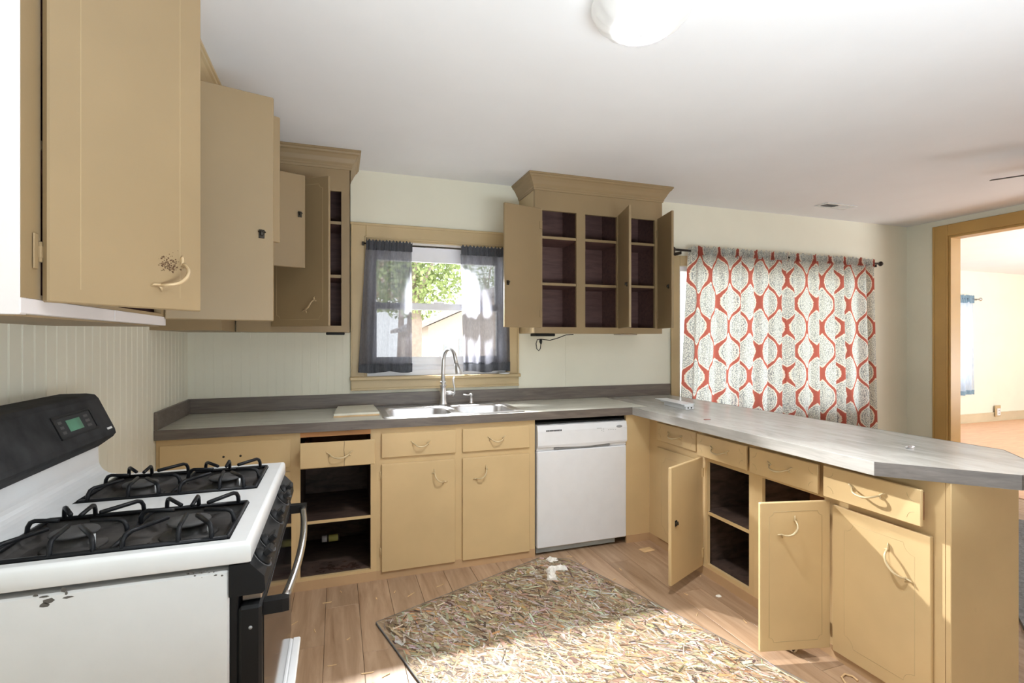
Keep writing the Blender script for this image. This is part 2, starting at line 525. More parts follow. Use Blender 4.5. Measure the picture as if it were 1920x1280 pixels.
MB().box((XR - 0.024, OY1 + 0.112, 0), (XR - 0.017, OY1 + 0.13, OZ + 0.11), 0.003).box((XR - 0.024, OY1 - 0.0, 0), (XR - 0.017, OY1 + 0.012, OZ), 0.003).build('casing_bead', M['ochre'], tr)
# adjoining room
W3 = (8.75, 10.0, 0.72, 2.0)
struct(MB(Matrix.Translation((0, 5.6, 0))).plate(XR + 0.131, 13.5, 0, ZC, [W3], 0, WT), 'wall_far', M['wall'], 'pale wall of the adjoining room')
struct(MB().box((13.36, -2.5, 0), (13.5, 5.6, ZC)), 'wall_far_right', M['wall'], 'right end wall of the adjoining room')
struct(MB().box((XR, YB + WT, 0), (XR + 0.131, 5.6, ZC)), 'wall_divider', M['wall'], 'wall between kitchen yard and adjoining room')
bb = MB(); bb.box((XR + 0.131, 5.582, 0), (13.36, 5.6, 0.15), 0.003); bb.box((XR + 0.131, 5.57, 0), (13.36, 5.582, 0.02), 0.003); bb.box((XR + 0.131, 5.576, 0.135), (13.36, 5.582, 0.15), 0.002)
struct(bb, 'baseboard_far', paint('taupe_baseboard_paint', (205, 190, 160), 0.03), 'taupe baseboard of the adjoining room')

struct(MB().box((XL - WT, -2.62, 0), (13.5, -2.5, ZC)), 'wall_rear', M['wall'], 'cream wall behind the camera')
# ---- windows
def sash(mb, x0, x1, z0, z1, y, fw, th=0.03):
    mb.plate(x0, x1, z0, z1, [(x0 + fw, x1 - fw, z0 + fw, z1 - fw)], y, y + th)
w1 = MB().plate(W1[0], W1[1], W1[2], W1[3], [(W1[0] + 0.035, W1[1] - 0.035, W1[2] + 0.04, W1[3] - 0.035)], YB + 0.02, YB + 0.11).build('window_1', M['vinyl'], None, 'white vinyl double-hung window over the sink', 'structure')
u = MB(); u.plate(W1[0] + 0.035, W1[1] - 0.035, 1.605, 2.055, [(W1[0] + 0.075, W1[1] - 0.075, 1.65, 1.955)], YB + 0.07, YB + 0.10)
u.build('upper_sash', M['vinyl'], w1)
u = MB(); u.plate(W1[0] + 0.035, W1[1] - 0.035, 1.175, 1.652, [(W1[0] + 0.075, W1[1] - 0.075, 1.268, 1.607)], YB + 0.035, YB + 0.065)
u.box((W1[0] + 0.2, YB + 0.028, 1.20), (W1[1] - 0.2, YB + 0.035, 1.21), 0.002)
lo = u.build('lower_sash', M['vinyl'], w1)
MB().box((W1[0] + 0.075, YB + 0.083, 1.65), (W1[1] - 0.075, YB + 0.086, 1.955)).build('glass_pane', M['glass'], w1)
MB().box((W1[0] + 0.075, YB + 0.048, 1.268), (W1[1] - 0.075, YB + 0.051, 1.607)).build('glass_pane', M['glass'], w1)
MB().box((0.66, YB + 0.03, 1.652), (0.74, YB + 0.06, 1.665), 0.003).build('sash_lock', M['vinyl'], w1)
# casing of the sink window
tc_ = MB().box((0.09, YB - 0.018, W1[2]), (0.187, YB, 2.187), 0.004).build('trim_2', M['trimp'], None, 'tan painted casing around the sink window', 'structure')
MB().box((1.215, YB - 0.018, W1[2]), (1.30, YB, 2.187), 0.004).build('side_casing', M['trimp'], tc_)
MB().box((0.187, YB - 0.018, 2.09), (1.215, YB, 2.187), 0.004).build('head_casing', M['trimp'], tc_)
mb = MB(); mb.box((0.08, YB - 0.024, 2.172), (1.31, YB - 0.016, 2.19), 0.003); mb.box((0.088, YB - 0.024, W1[2]), (0.10, YB - 0.016, 2.172), 0.003); mb.box((0.176, YB - 0.022, W1[2]), (0.187, YB - 0.016, 2.10), 0.003); mb.box((0.176, YB - 0.022, 2.09), (1.215, YB - 0.016, 2.10), 0.003); mb.box((1.285, YB - 0.024, W1[2]), (1.30, YB - 0.016, 2.172), 0.003)
mb.build('casing_bead', M['trimp'], tc_)
mb = MB(); mb.box((0.187, YB - 0.005, 2.078), (1.215, YB + 0.02, 2.09)); mb.box((0.187, YB - 0.005, W1[2]), (0.196, YB + 0.02, 2.09)); mb.box((1.206, YB - 0.005, W1[2]), (1.215, YB + 0.02, 2.09))
mb.build('jamb_liner', M['trimp'], tc_)
MB().box((0.082, YB - 0.05, W1[2] - 0.022), (1.305, YB + 0.02, W1[2] + 0.002), 0.004).build('sill_board', M['trimp'], tc_)
MB().box((0.088, YB - 0.022, 1.043), (1.298, YB, W1[2] - 0.022), 0.003).box((0.088, YB - 0.030, 1.043), (1.298, YB - 0.022, 1.058), 0.003).build('apron_board', M['trimp'], tc_)

# dining window behind the patterned curtains
w2 = MB().plate(W2[0], W2[1], W2[2], W2[3], [(W2[0] + 0.04, 3.78, W2[2] + 0.04, W2[3] - 0.04), (3.83, W2[1] - 0.04, W2[2] + 0.04, W2[3] - 0.04)], YB + 0.03, YB + 0.10).build('window_2', M['vinyl'], None, 'wide white window behind the red patterned curtains', 'structure')
for a, b in ((W2[0] + 0.04, 3.78), (3.83, W2[1] - 0.04)):
    MB().box((a, YB + 0.06, W2[2] + 0.04), (b, YB + 0.064, W2[3] - 0.04)).build('glass_pane', M['glass'], w2)
t3 = MB().box((W2[0] - 0.085, YB - 0.018, W2[2] - 0.085), (W2[0], YB, W2[3] + 0.085), 0.004).build('trim_3', M['trimp'], None, 'tan casing around the patterned curtain window', 'structure')
MB().box((W2[1], YB - 0.018, W2[2] - 0.085), (W2[1] + 0.085, YB, W2[3] + 0.085), 0.004).build('side_casing', M['trimp'], t3)
MB().box((W2[0], YB - 0.018, W2[3]), (W2[1], YB, W2[3] + 0.085), 0.004).build('head_casing', M['trimp'], t3)
MB().box((W2[0], YB - 0.022, W2[2] - 0.085), (W2[1], YB, W2[2]), 0.004).build('apron_board', M['trimp'], t3)
MB().box((W2[0] - 0.09, YB - 0.024, W2[2] - 0.085), (W2[0] - 0.076, YB - 0.016, W2[3] + 0.085), 0.003).build('casing_bead', M['trimp'], t3)
w3 = MB().plate(W3[0], W3[1], W3[2], W3[3], [(W3[0] + 0.05, W3[1] - 0.05, W3[2] + 0.05, 1.34), (W3[0] + 0.05, W3[1] - 0.05, 1.39, W3[3] - 0.05)], 5.63, 5.70).build('window_3', M['vinyl'], None, 'white window behind the blue curtain in the adjoining room', 'structure')
MB().box((W3[0] + 0.05, 5.66, W3[2] + 0.05), (W3[1] - 0.05, 5.664, 1.34)).build('glass_pane', M['glass'], w3)
MB().box((W3[0] + 0.05, 5.66, 1.39), (W3[1] - 0.05, 5.664, W3[3] - 0.05)).build('glass_pane', M['glass'], w3)

# ------------------------------------------------------------------ counter
CT = 0.93; CB_ = 0.882
ct = thing('countertop', 'L-shaped weathered grey wood-look laminate countertop with clipped peninsula end', 'countertop', (0.9, 3.3, CT))
SY0, SY1 = 3.075, 3.475
mb = MB(Matrix(((1, 0, 0, 0), (0, 0, 1, 0), (0, 1, 0, 0), (0, 0, 0, 1))))
mb.plate(XL + 0.007, 2.02, 3.014, YB - 0.0205, [(0.285, 0.685, SY0, SY1), (0.725, 1.105, SY0, SY1)], CB_, CT)
mb.build('worktop', M['counter'], ct)
MB().prism([(1.904, 3.014), (1.904, 1.365), (2.187, 1.068), (2.352, 1.068), (2.62, 1.34), (2.62, YB - 0.001), (2.02, YB - 0.001), (2.02, 3.014)], CB_, CT).build('peninsula_worktop', M['counter_pen'], ct)
MB().box((XL + 0.007, 3.010, CB_ - 0.003), (1.90, 3.014, CT + 0.0005), 0.001).build('front_edge_band', M['edge'], ct)
MB().box((1.90, 1.362, CB_ - 0.003), (1.904, 3.014, CT + 0.0005), 0.001).build('edge_band', M['edge_lit'], ct, 'pale edge band along the peninsula, lit tone in its colour')
mb = MB()
def band(p, q, t=0.004):
    p = Vector(p + (0,)); q = Vector(q + (0,)); d = (q - p).normalized(); n = Vector((d.y, -d.x, 0))
    mb.prism([(p.x, p.y), (q.x, q.y), (q.x + n.x * t, q.y + n.y * t), (p.x + n.x * t, p.y + n.y * t)], CB_ - 0.003, CT + 0.0005)
band((1.904, 1.365), (2.187, 1.068), 0.004); band((2.187, 1.068), (2.352, 1.068)); band((2.352, 1.068), (2.62, 1.34)); band((2.62, 1.34), (2.62, YB - 0.02))
mb.build('edge_band', M['edge_pen'], ct, 'dark charcoal edge band around the peninsula end')
bs = MB(); bs.box((XL + 0.007, YB - 0.020, CT), (2.655, YB - 0.0065, 1.022), 0.002)
bs.build('backsplash', M['edge'], ct, 'dark grey laminate backsplash strip')
MB().box((XL + 0.007, 3.012, CT), (XL + 0.022, YB - 0.020, 1.022), 0.002).build('side_splash', M['edge'], ct, 'short dark grey side splash on the left wall')

# ------------------------------------------------------------------ cabinet building blocks
def bow_pull(xf, mat, parent, name='handle', w=0.105):
    mb = MB(xf)
    pts, rs = [], []
    for i in range(13):
        s_ = -1 + i / 6.0
        pts.append((s_ * w * 0.42, 0.030 * (1 - s_ ** 4) + 0.003, -0.018 * (1 - s_ * s_)))
        rs.append(0.0036 + 0.0016 * (1 - abs(s_)))
    mb.tube(pts, rs, 7)
    for sg in (-1, 1):
        mb.tube([(sg * w * 0.36, 0.002, -0.002), (sg * w * 0.43, 0.004, 0.002), (sg * w * 0.50, 0.004, 0.010), (sg * w * 0.56, 0.002, 0.012)], [0.003, 0.0065, 0.005, 0.0015], 7, True, 0.6)
        mb.tube([(sg * w * 0.40, 0.002, 0.002), (sg * w * 0.42, 0.004, -0.009), (sg * w * 0.46, 0.002, -0.016)], [0.005, 0.004, 0.001], 6, True, 0.6)
    return mb.build(name, mat, parent)

def roll(a):
    return Matrix.Rotation(a, 4, 'Y')

def routed(w, h, notch, inset=0.035, b=0.0):
    """closed polyline with stepped round corners in local x/z"""
    x0, x1, z0, z1 = inset, w - inset, inset, h - inset
    pts = []
    def corner(cx, cz, a0, a1):
        return [(cx + notch * math.cos(a0 + (a1 - a0) * k / 4), b, cz + notch * math.sin(a0 + (a1 - a0) * k / 4)) for k in range(5)]
    pts += corner(x0, z0, PI / 2, 0)
    pts += corner(x1, z0, PI, PI / 2)
    pts += corner(x1, z1, -PI / 2, -PI)
    pts += corner(x0, z1, 0, -PI / 2)
    pts.append(pts[0])
    return pts

def notches(mb, w, h, r, inset, b):
    for cx, cz, a0 in ((inset, inset, 0.0), (w - inset, inset, PI / 2), (w - inset, h - inset, PI), (inset, h - inset, -PI / 2)):
        mb.tube([(cx + r * math.cos(a0 + PI / 2 * k / 4), b, cz + r * math.sin(a0 + PI / 2 * k / 4)) for k in range(5)], 0.0012, 4, False)
    return mb

def door_panel(parent, xf, w, h, mat, pull=None, pull_at=None, pull_roll=0.0, t=0.018, latch=None, hinge_side=None, route=True, name='door', notch=0.02, stain=False, label=None):
    """local x from hinge, y outward (outer face at y=t), z up"""
    d = MB(xf).box((0, 0, 0), (w, t, h), 0.003).build(name, mat, parent, label)
    if route:
        MB(xf).tube(routed(w, h, notch, 0.04 if h > 0.2 else 0.022, t - 0.0004), 0.0013, 4, False).build('routed_line', M['groove'], d)
    if pull:
        bow_pull(xf @ Matrix.Translation((pull_at[0], t, pull_at[1])) @ roll(pull_roll), pull, d)
    if latch:
        m = MB(xf @ Matrix.Translation((latch[0], 0, latch[1])))
        m.box((-0.010, -0.004, -0.016), (0.010, 0, 0.016), 0.001)
        m.box((-0.006, -0.016, -0.007), (0.006, -0.004, 0.007), 0.002)
        m.tube([(-0.012, -0.008, 0.006), (0, -0.014, 0.010), (0.012, -0.008, 0.006)], 0.003, 6)
        m.build('latch', M['dark'], d)
    if hinge_side:
        for z in (h * 0.12, h * 0.86):
            m = MB(xf)
            m.box((-0.004, -0.004, z - 0.026), (0.016, -0.0002, z + 0.026), 0.001)
            m.tube([(-0.004, 0.0, z - 0.02), (-0.004, 0.0, z + 0.02)], 0.004, 6)
            m.tube([(-0.004, 0.0, z + 0.02), (-0.004, 0.0, z + 0.027)], 0.0055, 6)
            m.build('hinge', mat, d)
    return d

def crown(mb, path, z0, z1, proj):
    """path: list of (x,y) with outward offsets handled by mitre; profile grows outward to z1"""
    prof = [(0.0, 0.0), (0.10, 0.0), (0.13, 0.10), (0.18, 0.14), (0.20, 0.22), (0.34, 0.34), (0.52, 0.55), (0.72, 0.72), (0.86, 0.78), (0.90, 0.86), (1.0, 0.90), (1.0, 1.0), (0.0, 1.0)]
    rings = []
    n = len(path)
    for i, p in enumerate(path):
        p = Vector(p)
        dirs = []
        if i > 0: dirs.append((p - Vector(path[i - 1])).normalized())
        if i < n - 1: dirs.append((Vector(path[i + 1]) - p).normalized())
        ns = [Vector((d.y, -d.x)) for d in dirs]
        if len(ns) == 2:
            m = (ns[0] + ns[1]); m = m / (m.dot(ns[0]))
        else:
            m = ns[0]
        rings.append([(p.x + m.x * a * proj, p.y + m.y * a * proj, z0 + b * (z1 - z0)) for a, b in prof])
    mb.loft(rings, True, True)

def carcass(parent, xf, a0, a1, c0, c1, depth, divs, shelves, mat, floor_z=None, name='carcass_interior', top=True):
    t = 0.012
    mb = MB(xf)
    y0 = 0.0205
    mb.box((a0 + 0.002, y0, c0), (a0 + t, depth, c1)); mb.box((a1 - t, y0, c0), (a1 - 0.002, depth, c1))
    mb.box((a0 + t, depth - t, c0), (a1 - t, depth, c1))
    mb.box((a0 + t, y0, c0), (a1 - t, depth - t, c0 + t))
    if top: mb.box((a0 + t, y0, c1 - t), (a1 - t, depth - t, c1))
    for d in divs:
        mb.box((d - t / 2, y0, c0 + t), (d + t / 2, depth - t, c1 - (t if top else 0)))
    mb.build(name, mat, parent)

def shelf(parent, xf, a0, a1, z, y0, y1, mat, edge_mat=None, th=0.018):
    s_ = MB(xf).box((a0, y0 + 0.004, z - th), (a1, y1, z)).build('shelf', mat, parent)
    if edge_mat:
        MB(xf).box((a0, y0, z - th), (a1, y0 + 0.004, z + 0.0005)).build('shelf_edge', edge_mat, s_)

# ------------------------------------------------------------------ base cabinets along the sink wall
FY = 3.04
XB = frame2((0, FY, 0), (1, 0), (0, 1))          # local x = world x, y into the cabinet
DZ0, DZ1, RZ0, RZ1 = 0.045, 0.668, 0.705, 0.846   # doors and drawer fronts
KZ = 0.052

def closed_front(parent, x0, x1, z0, z1, mat, pull_at=None, pr=0.0, name='door', t=0.014, route=True, base=XB, label=None, flip=False):
    # outer face toward -y of the base frame
    xf = base @ Matrix.Translation((x0, 0, z0)) @ Matrix.Scale(-1, 4, (0, 1, 0))
    d = MB(xf).box((0, 0.0005, 0), (x1 - x0, t, z1 - z0), 0.003).build(name, mat, parent, label)
    if route:
        h = z1 - z0
        MB(xf).tube(routed(x1 - x0, h, 0.02 if h > 0.2 else 0.014, 0.045 if h > 0.2 else 0.02, t - 0.0004), 0.0012, 4, False).build('routed_line', M['groove'], d)
    if pull_at:
        bow_pull(xf @ Matrix.Translation((pull_at[0], t, pull_at[1])) @ roll(pr), M['pull'], d)
    return d

# left corner cabinet
c = thing('base_cabinet', 'cream left corner base cabinet behind the stove, its wide drawer missing the pull', 'cabinet', (-0.54, 3.3, 0))
MB(XB).plate(XL + 0.008, -0.215, KZ, CB_ - 0.003, [(-0.84, -0.255, 0.69, 0.83), (-0.84, -0.255, 0.07, 0.65)], 0, 0.02).build('face_frame', M['base'], c)
carcass(c, XB, XL + 0.008, -0.207, KZ, CB_ - 0.003, 0.575, [], [], M['inside_low'])
dr = closed_front(c, -0.855, -0.240, RZ0 - 0.015, RZ1, M['base'], None, 0, 'drawer', 0.012, False)
for hx in (-0.565, -0.485): MB(XB).lathe([(0.006, -0.0125), (0.006, -0.0105)], 10, 'y', (hx, 0, 0.772)).build('screw_hole', M['dark'], dr)
closed_front(c, -0.855, -0.555, DZ0, DZ1, M['base'])
d = closed_front(c, -0.545, -0.240, DZ0, DZ1, M['base'])
MB(XB).box((XL + 0.008, -0.004, 0.0), (-0.215, 0.016, KZ)).build('toe_board', M['toe'], c)

# open cabinet
c = thing('base_cabinet', 'doorless cream base cabinet with dark grimy shelves and a pulled-out drawer', 'cabinet', (0.0, 3.3, 0))
MB(XB).plate(-0.215, 0.215, KZ, CB_ - 0.003, [(-0.192, 0.183, 0.068, 0.672), (-0.192, 0.183, 0.705, 0.848)], 0, 0.02).build('face_frame', M['base'], c)
MB(XB).box((-0.192, -0.001, 0.848), (0.183, 0, CB_ - 0.004)).build('bare_rail', paint('bare_orange_wood', (214, 150, 92), 0.05), c, 'bare orange wood rail above the drawer')
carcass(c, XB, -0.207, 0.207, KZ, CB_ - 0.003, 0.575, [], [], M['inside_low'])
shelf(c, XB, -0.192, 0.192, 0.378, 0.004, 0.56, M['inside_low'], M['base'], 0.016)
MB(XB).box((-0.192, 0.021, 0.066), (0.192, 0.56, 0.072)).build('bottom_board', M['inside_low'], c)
rr = random.Random(5)
mb = MB()
for i in range(46):
    cx_, cy_ = rr.gauss(0.02, 0.085), FY + 0.03 + abs(rr.gauss(0, 0.05)); w_ = rr.uniform(0.004, 0.022)
    if not (-0.17 < cx_ - w_ and cx_ + w_ < 0.165): continue
    n_ = 9
    mb.add([(cx_ + w_ * math.cos(2 * PI * q / n_) * rr.uniform(.5, 1.2), cy_ + w_ * .8 * math.sin(2 * PI * q / n_) * rr.uniform(.5, 1.2), 0.0724 + i * 0.00003) for q in range(n_)], [tuple(range(n_))])
mb.build('rust_stain', plain('rusty_stain', (46, 24, 14), 0.7, 0, 0.5), c, None, 'stuff')
xf = XB @ Matrix.Translation((-0.187, -0.115, 0.700)) @ Matrix.Rotation(-0.02, 4, 'Z')
dr = MB(xf).box((0, 0, 0), (0.385, 0.016, 0.136), 0.003).build('drawer', M['base'], c, 'pulled-out drawer')
MB(xf).tube([(0.225, -0.0003, 0.136), (0.222, -0.0003, 0.09), (0.226, -0.0003, 0.04), (0.223, -0.0003, 0.0)], 0.0009, 4, False).build('crack', M['dark'], dr)
mb = MB(xf); mb.box((0.012, 0.016, 0.005), (0.024, 0.50, 0.112)); mb.box((0.36, 0.016, 0.005), (0.372, 0.50, 0.112)); mb.box((0.024, 0.488, 0.005), (0.36, 0.50, 0.112)); mb.box((0.024, 0.016, 0.005), (0.36, 0.488, 0.012))
mb.build('drawer_box', M['inside_red'], dr)
bow_pull(xf @ Matrix.Translation((0.20, 0, 0.070)) @ Matrix.Scale(-1, 4, (0, 1, 0)), M['pull'], dr, w=0.125)
MB(XB).box((-0.215, -0.004, 0.0), (0.215, 0.016, KZ)).build('toe_board', M['toe'], c)

# sink cabinet
c = thing('sink_cabinet', 'cream double-door sink cabinet with two drawer fronts, left of the dishwasher', 'cabinet', (0.7, 3.3, 0))
MB(XB).plate(0.215, 1.199, KZ, CB_ - 0.003, [(0.26, 0.66, 0.07, 0.65), (0.76, 1.15, 0.07, 0.65), (0.26, 0.66, 0.72, 0.83), (0.76, 1.15, 0.72, 0.83)], 0, 0.02).build('face_frame', M['base'], c)
mb = MB(XB); mb.box((0.217, 0.0205, KZ), (0.229, 0.575, CB_ - 0.003)); mb.box((1.185, 0.0205, KZ), (1.197, 0.575, CB_ - 0.003)); mb.box((0.229, 0.563, KZ), (1.185, 0.575, 0.70)); mb.box((0.229, 0.0205, KZ), (1.185, 0.563, KZ + 0.012))
mb.build('carcass_interior', M['inside_low'], c)
closed_front(c, 0.243, 0.682, RZ0, RZ1, M['base'], (0.225, 0.075), 0, 'drawer', 0.016, False)
closed_front(c, 0.722, 1.158, RZ0, RZ1, M['base'], (0.215, 0.075), 0, 'drawer', 0.016, False)
closed_front(c, 0.243, 0.677, DZ0, DZ1, M['base'], (0.335, 0.525), -PI / 4 * -1.0, 'door', 0.016, False)
closed_front(c, 0.722, 1.158, DZ0, DZ1, M['base'], (0.115, 0.525), -PI / 4, 'door', 0.016, False)
for z in (0.16, 0.60):
    MB(XB).box((0.232, -0.006, z - 0.025), (0.243, -0.0005, z + 0.025), 0.001).tube([(0.240, -0.006, z - 0.02), (0.240, -0.006, z + 0.02)], 0.0035, 6).build('hinge', M['base'], c)
MB(XB).box((0.215, -0.004, 0.0), (1.199, 0.016, KZ)).build('toe_board', M['toe'], c)

# ------------------------------------------------------------------ dishwasher
dw = thing('dishwasher', 'white built-in dishwasher between the sink cabinet and the corner filler', 'dishwasher', (1.535, 3.3, 0))
X0, X1 = 1.209, 1.861
MB().box((X0 + 0.01, 3.07, 0.06), (X1 - 0.01, 3.58, 0.852), 0.004).build('tub_body', M['grey'], dw)
MB().box((X0, 3.022, 0.052), (X1, 3.068, 0.674), 0.006).build('door', M['white'], dw)
# control panel with a scooped lower edge
mb = MB()
ring = []
N = 24
for i in range(N + 1):
    u_ = i / N
    xx = X0 + (X1 - X0) * u_
    s_ = math.sin(PI * min(1, max(0, (u_ - 0.12) / 0.76)))
    ring.append([(xx, 3.018, 0.700 - 0.010 * s_), (xx, 3.018 - 0.004, 0.712), (xx, 3.016, 0.800), (xx, 3.024, 0.838), (xx, 3.066, 0.842), (xx, 3.066, 0.676), (xx, 3.034 + 0.018 * s_, 0.676), (xx, 3.030 + 0.02 * s_, 0.694 - 0.008 * s_)])
mb.loft(ring, True, True)
cp = mb.build('control_panel', M['white'], dw)
mb = MB()
for i in range(13): mb.box((1.268 + i * 0.0085, 3.0145, 0.799), (1.268 + i * 0.0085 + 0.0055, 3.0165, 0.809))
mb.build('vent_slot', M['black'], cp)
mb = MB().lathe([(0.001, -0.0012), (0.020, -0.001), (0.022, 0.0)], 24, 'y', (0, 0, 0), Matrix.Translation((1.802, 3.0165, 0.806)) @ Matrix.Scale(0.42, 4, (0, 0, 1)))
mb.build('badge', M['grey'], cp, 'small grey oval badge')
mb = MB()
for i in range(4):
    for j in range(3):
        if (i * 3 + j) % 5 != 4: mb.box((1.716 + i * 0.017, 3.0155, 0.765 + j * 0.010), (1.716 + i * 0.017 + 0.009, 3.0165, 0.768 + j * 0.010))
for j in range(5): mb.box((1.664, 3.0155, 0.758 + j * 0.009), (1.672, 3.0165, 0.760 + j * 0.009)); mb.box((1.676, 3.0155, 0.760 + j * 0.009), (1.686, 3.0165, 0.762 + j * 0.009))
for j in range(8): mb.box((1.633 + j * 0.0042, 3.0155, 0.800), (1.633 + j * 0.0042 + 0.003, 3.0165, 0.8028))
mb.build('button_print', M['grey'], cp, None, 'stuff')
MB().box((X0 + 0.12, 3.028, 0.676), (X1 - 0.12, 3.05, 0.694), 0.006).build('handle', M['grey'], cp, 'shaded pocket handle')
MB().box((X0 + 0.004, 3.055, 0.012), (X1 - 0.07, 3.068, 0.052), 0.002).build('kick_plate', plain('blue_grey_steel', (176, 188, 196), 0.4, 0.3), dw)
MB().box((X0 + 0.001, 3.05, 0.846), (X1 - 0.001, 3.40, 0.855)).build('dark_gap_strip', M['black'], dw)  # black strip stands in for the dark gap above the dishwasher

# ------------------------------------------------------------------ peninsula cabinets (face -x)
PX = 2.055
XP = frame2((PX, 0, 0), (0, 1), (1, 0))     # local x = world y, local y into cabinet (+x)
PD = 0.385
PE = 1.20
def pen_front(parent, y0, y1, z0, z1, pull_at=None, pr=0, name='door', out=0.0, t=0.016, route=True):
    xf = XP @ Matrix.Translation((y0, -out, z0)) @ Matrix.Scale(-1, 4, (0, 1, 0))
    d = MB(xf).box((0, 0.0005, 0), (y1 - y0, t, z1 - z0), 0.003).build(name, M['base'], parent)
    h = z1 - z0
    if route:
        if h > 0.2: MB(xf).tube(routed(y1 - y0, h, 0.04, 0.055, t - 0.0004), 0.0010, 4, False).build('routed_line', M['groove'], d)
        else: notches(MB(xf), y1 - y0, h, 0.026, 0.022, t - 0.0004).build('routed_line', M['groove'], d, None, 'stuff')
    if pull_at: bow_pull(xf @ Matrix.Translation((pull_at[0], t, pull_at[1])) @ roll(pr), M['pull'], d, w=0.135)
    if out:
        mb = MB(xf); w = y1 - y0
        mb.box((0.025, -0.3, 0.012), (0.035, 0, h - 0.02)); mb.box((w - 0.035, -0.3, 0.012), (w - 0.025, 0, h - 0.02)); mb.box((0.035, -0.3, 0.012), (w - 0.035, 0, 0.018)); mb.box((0.035, -0.3, 0.018), (w - 0.035, -0.29, h - 0.02))
        mb.build('drawer_box', M['inside_red'], d)
    return d
# unit nearest the dishwasher
c = thing('base_cabinet', 'cream peninsula cabinet nearest the dishwasher, its right door swung open on dark shelves', 'cabinet', (2.25, 2.6, 0))
MB(XP).plate(2.10, FY, KZ, CB_ - 0.003, [(2.135, 2.455, 0.075, 0.676), (2.56, 2.90, 0.09, 0.64), (2.14, 2.48, 0.73, 0.82), (2.57, 2.90, 0.73, 0.82)], 0, 0.02).build('face_frame', M['base'], c)
carcass(c, XP, 2.105, 3.01, KZ, CB_ - 0.003, PD, [2.50], [], M['inside_low'])
MB(XP).box((2.118, PD - 0.020, 0.08), (2.49, PD - 0.0125, 0.69)).build('back_board', M['inside_red'], c, 'reddish brown back board')
shelf(c, XP, 2.118, 2.49, 0.382, 0.004, PD - 0.021, M['inside_low'], M['base'], 0.018)
MB().box((1.868, FY, KZ), (PX - 0.0005, FY + 0.02, CB_ - 0.003)).build('corner_filler', M['base'], c)
MB().box((1.868, FY - 0.004, 0), (PX - 0.004, FY + 0.014, KZ)).box((PX - 0.004, 2.10, 0.0), (PX + 0.016, FY + 0.014, KZ)).build('toe_board', M['toe'], c)
pen_front(c, 2.535, 2.935, RZ0 + 0.01, RZ1 - 0.012, (0.20, 0.062), 0, 'drawer')
pen_front(c, 2.118, 2.505, RZ0, RZ1 - 0.012, (0.195, 0.066), 0, 'drawer', 0.02)
pen_front(c, 2.525, 2.935, DZ0 + 0.015, DZ1, None, 0, 'door', 0, 0.014)
MB(frame2((PX + PD, 0, 0), (0, 1), (1, 0))).box((2.10, 0, 0.0), (3.58, 0.014, CB_ - 0.003), 0.002).build('back_panel', M['base'], c)
hx, hy = PX - 0.012, 2.478
dvec = Vector((-0.905, -0.425)); nvec = Vector((-0.425, 0.905))
xf = frame2((hx, hy, DZ0 + 0.012), dvec, nvec)
door_panel(c, xf, 0.375, 0.64, M['base'], M['pull'], (0.30, 0.52), PI / 4, latch=(0.325, 0.33), hinge_side=True)
# unit at the peninsula end
c = thing('base_cabinet', 'cream end cabinet of the peninsula with one door standing wide open and two proud drawers', 'cabinet', (2.25, 1.65, 0))
MB(XP).plate(PE + 0.0185, 2.0995, KZ, CB_ - 0.003, [(1.695, 2.046, 0.075, 0.684), (1.29, 1.60, 0.09, 0.64), (1.29, 1.60, 0.73, 0.82), (1.72, 2.05, 0.73, 0.82)], 0, 0.02).build('face_frame', M['base'], c)
carcass(c, XP, PE + 0.02, 2.095, KZ, CB_ - 0.003, PD - 0.005, [1.66], [], M['inside_low'])
MB(XP).box((1.672, PD - 0.025, 0.08), (2.08, PD - 0.0175, 0.69)).build('back_board', M['inside_red'], c, 'reddish brown back board')
MB().box((PX, PE - 0.0005, 0.0), (PX + PD, PE + 0.018, CB_ - 0.003), 0.002).build('end_panel', M['base'], c)
MB().box((PX - 0.004, PE + 0.02, 0.0), (PX + 0.016, 2.0995, KZ)).build('toe_board', M['toe'], c)
pen_front(c, 1.692, 2.088, RZ0, RZ1 - 0.010, (0.205, 0.072), 0, 'drawer', 0.028)
pen_front(c, 1.262, 1.655, RZ0 + 0.004, RZ1 - 0.002, (0.20, 0.074), 0, 'drawer', 0.042)
pen_front(c, 1.255, 1.645, 0.038, 0.672, (0.115, 0.49), -0.9, 'door', 0, 0.016)
hx, hy = PX - 0.010, 1.672
ang = math.radians(0.0)
dvec = Vector((-0.975, 0.222)); nvec = Vector((-0.222, -0.975))
xf = frame2((hx, hy, 0.042), dvec, nvec)
door_panel(c, xf, 0.325, 0.642, M['base'], M['pull'], (0.20, 0.535), PI / 4, hinge_side=True)
MB(frame2((PX + PD, 0, 0), (0, 1), (1, 0))).box((PE + 0.0185, 0, 0.0), (2.099, 0.014, CB_ - 0.003), 0.002).build('back_panel', M['base'], c)

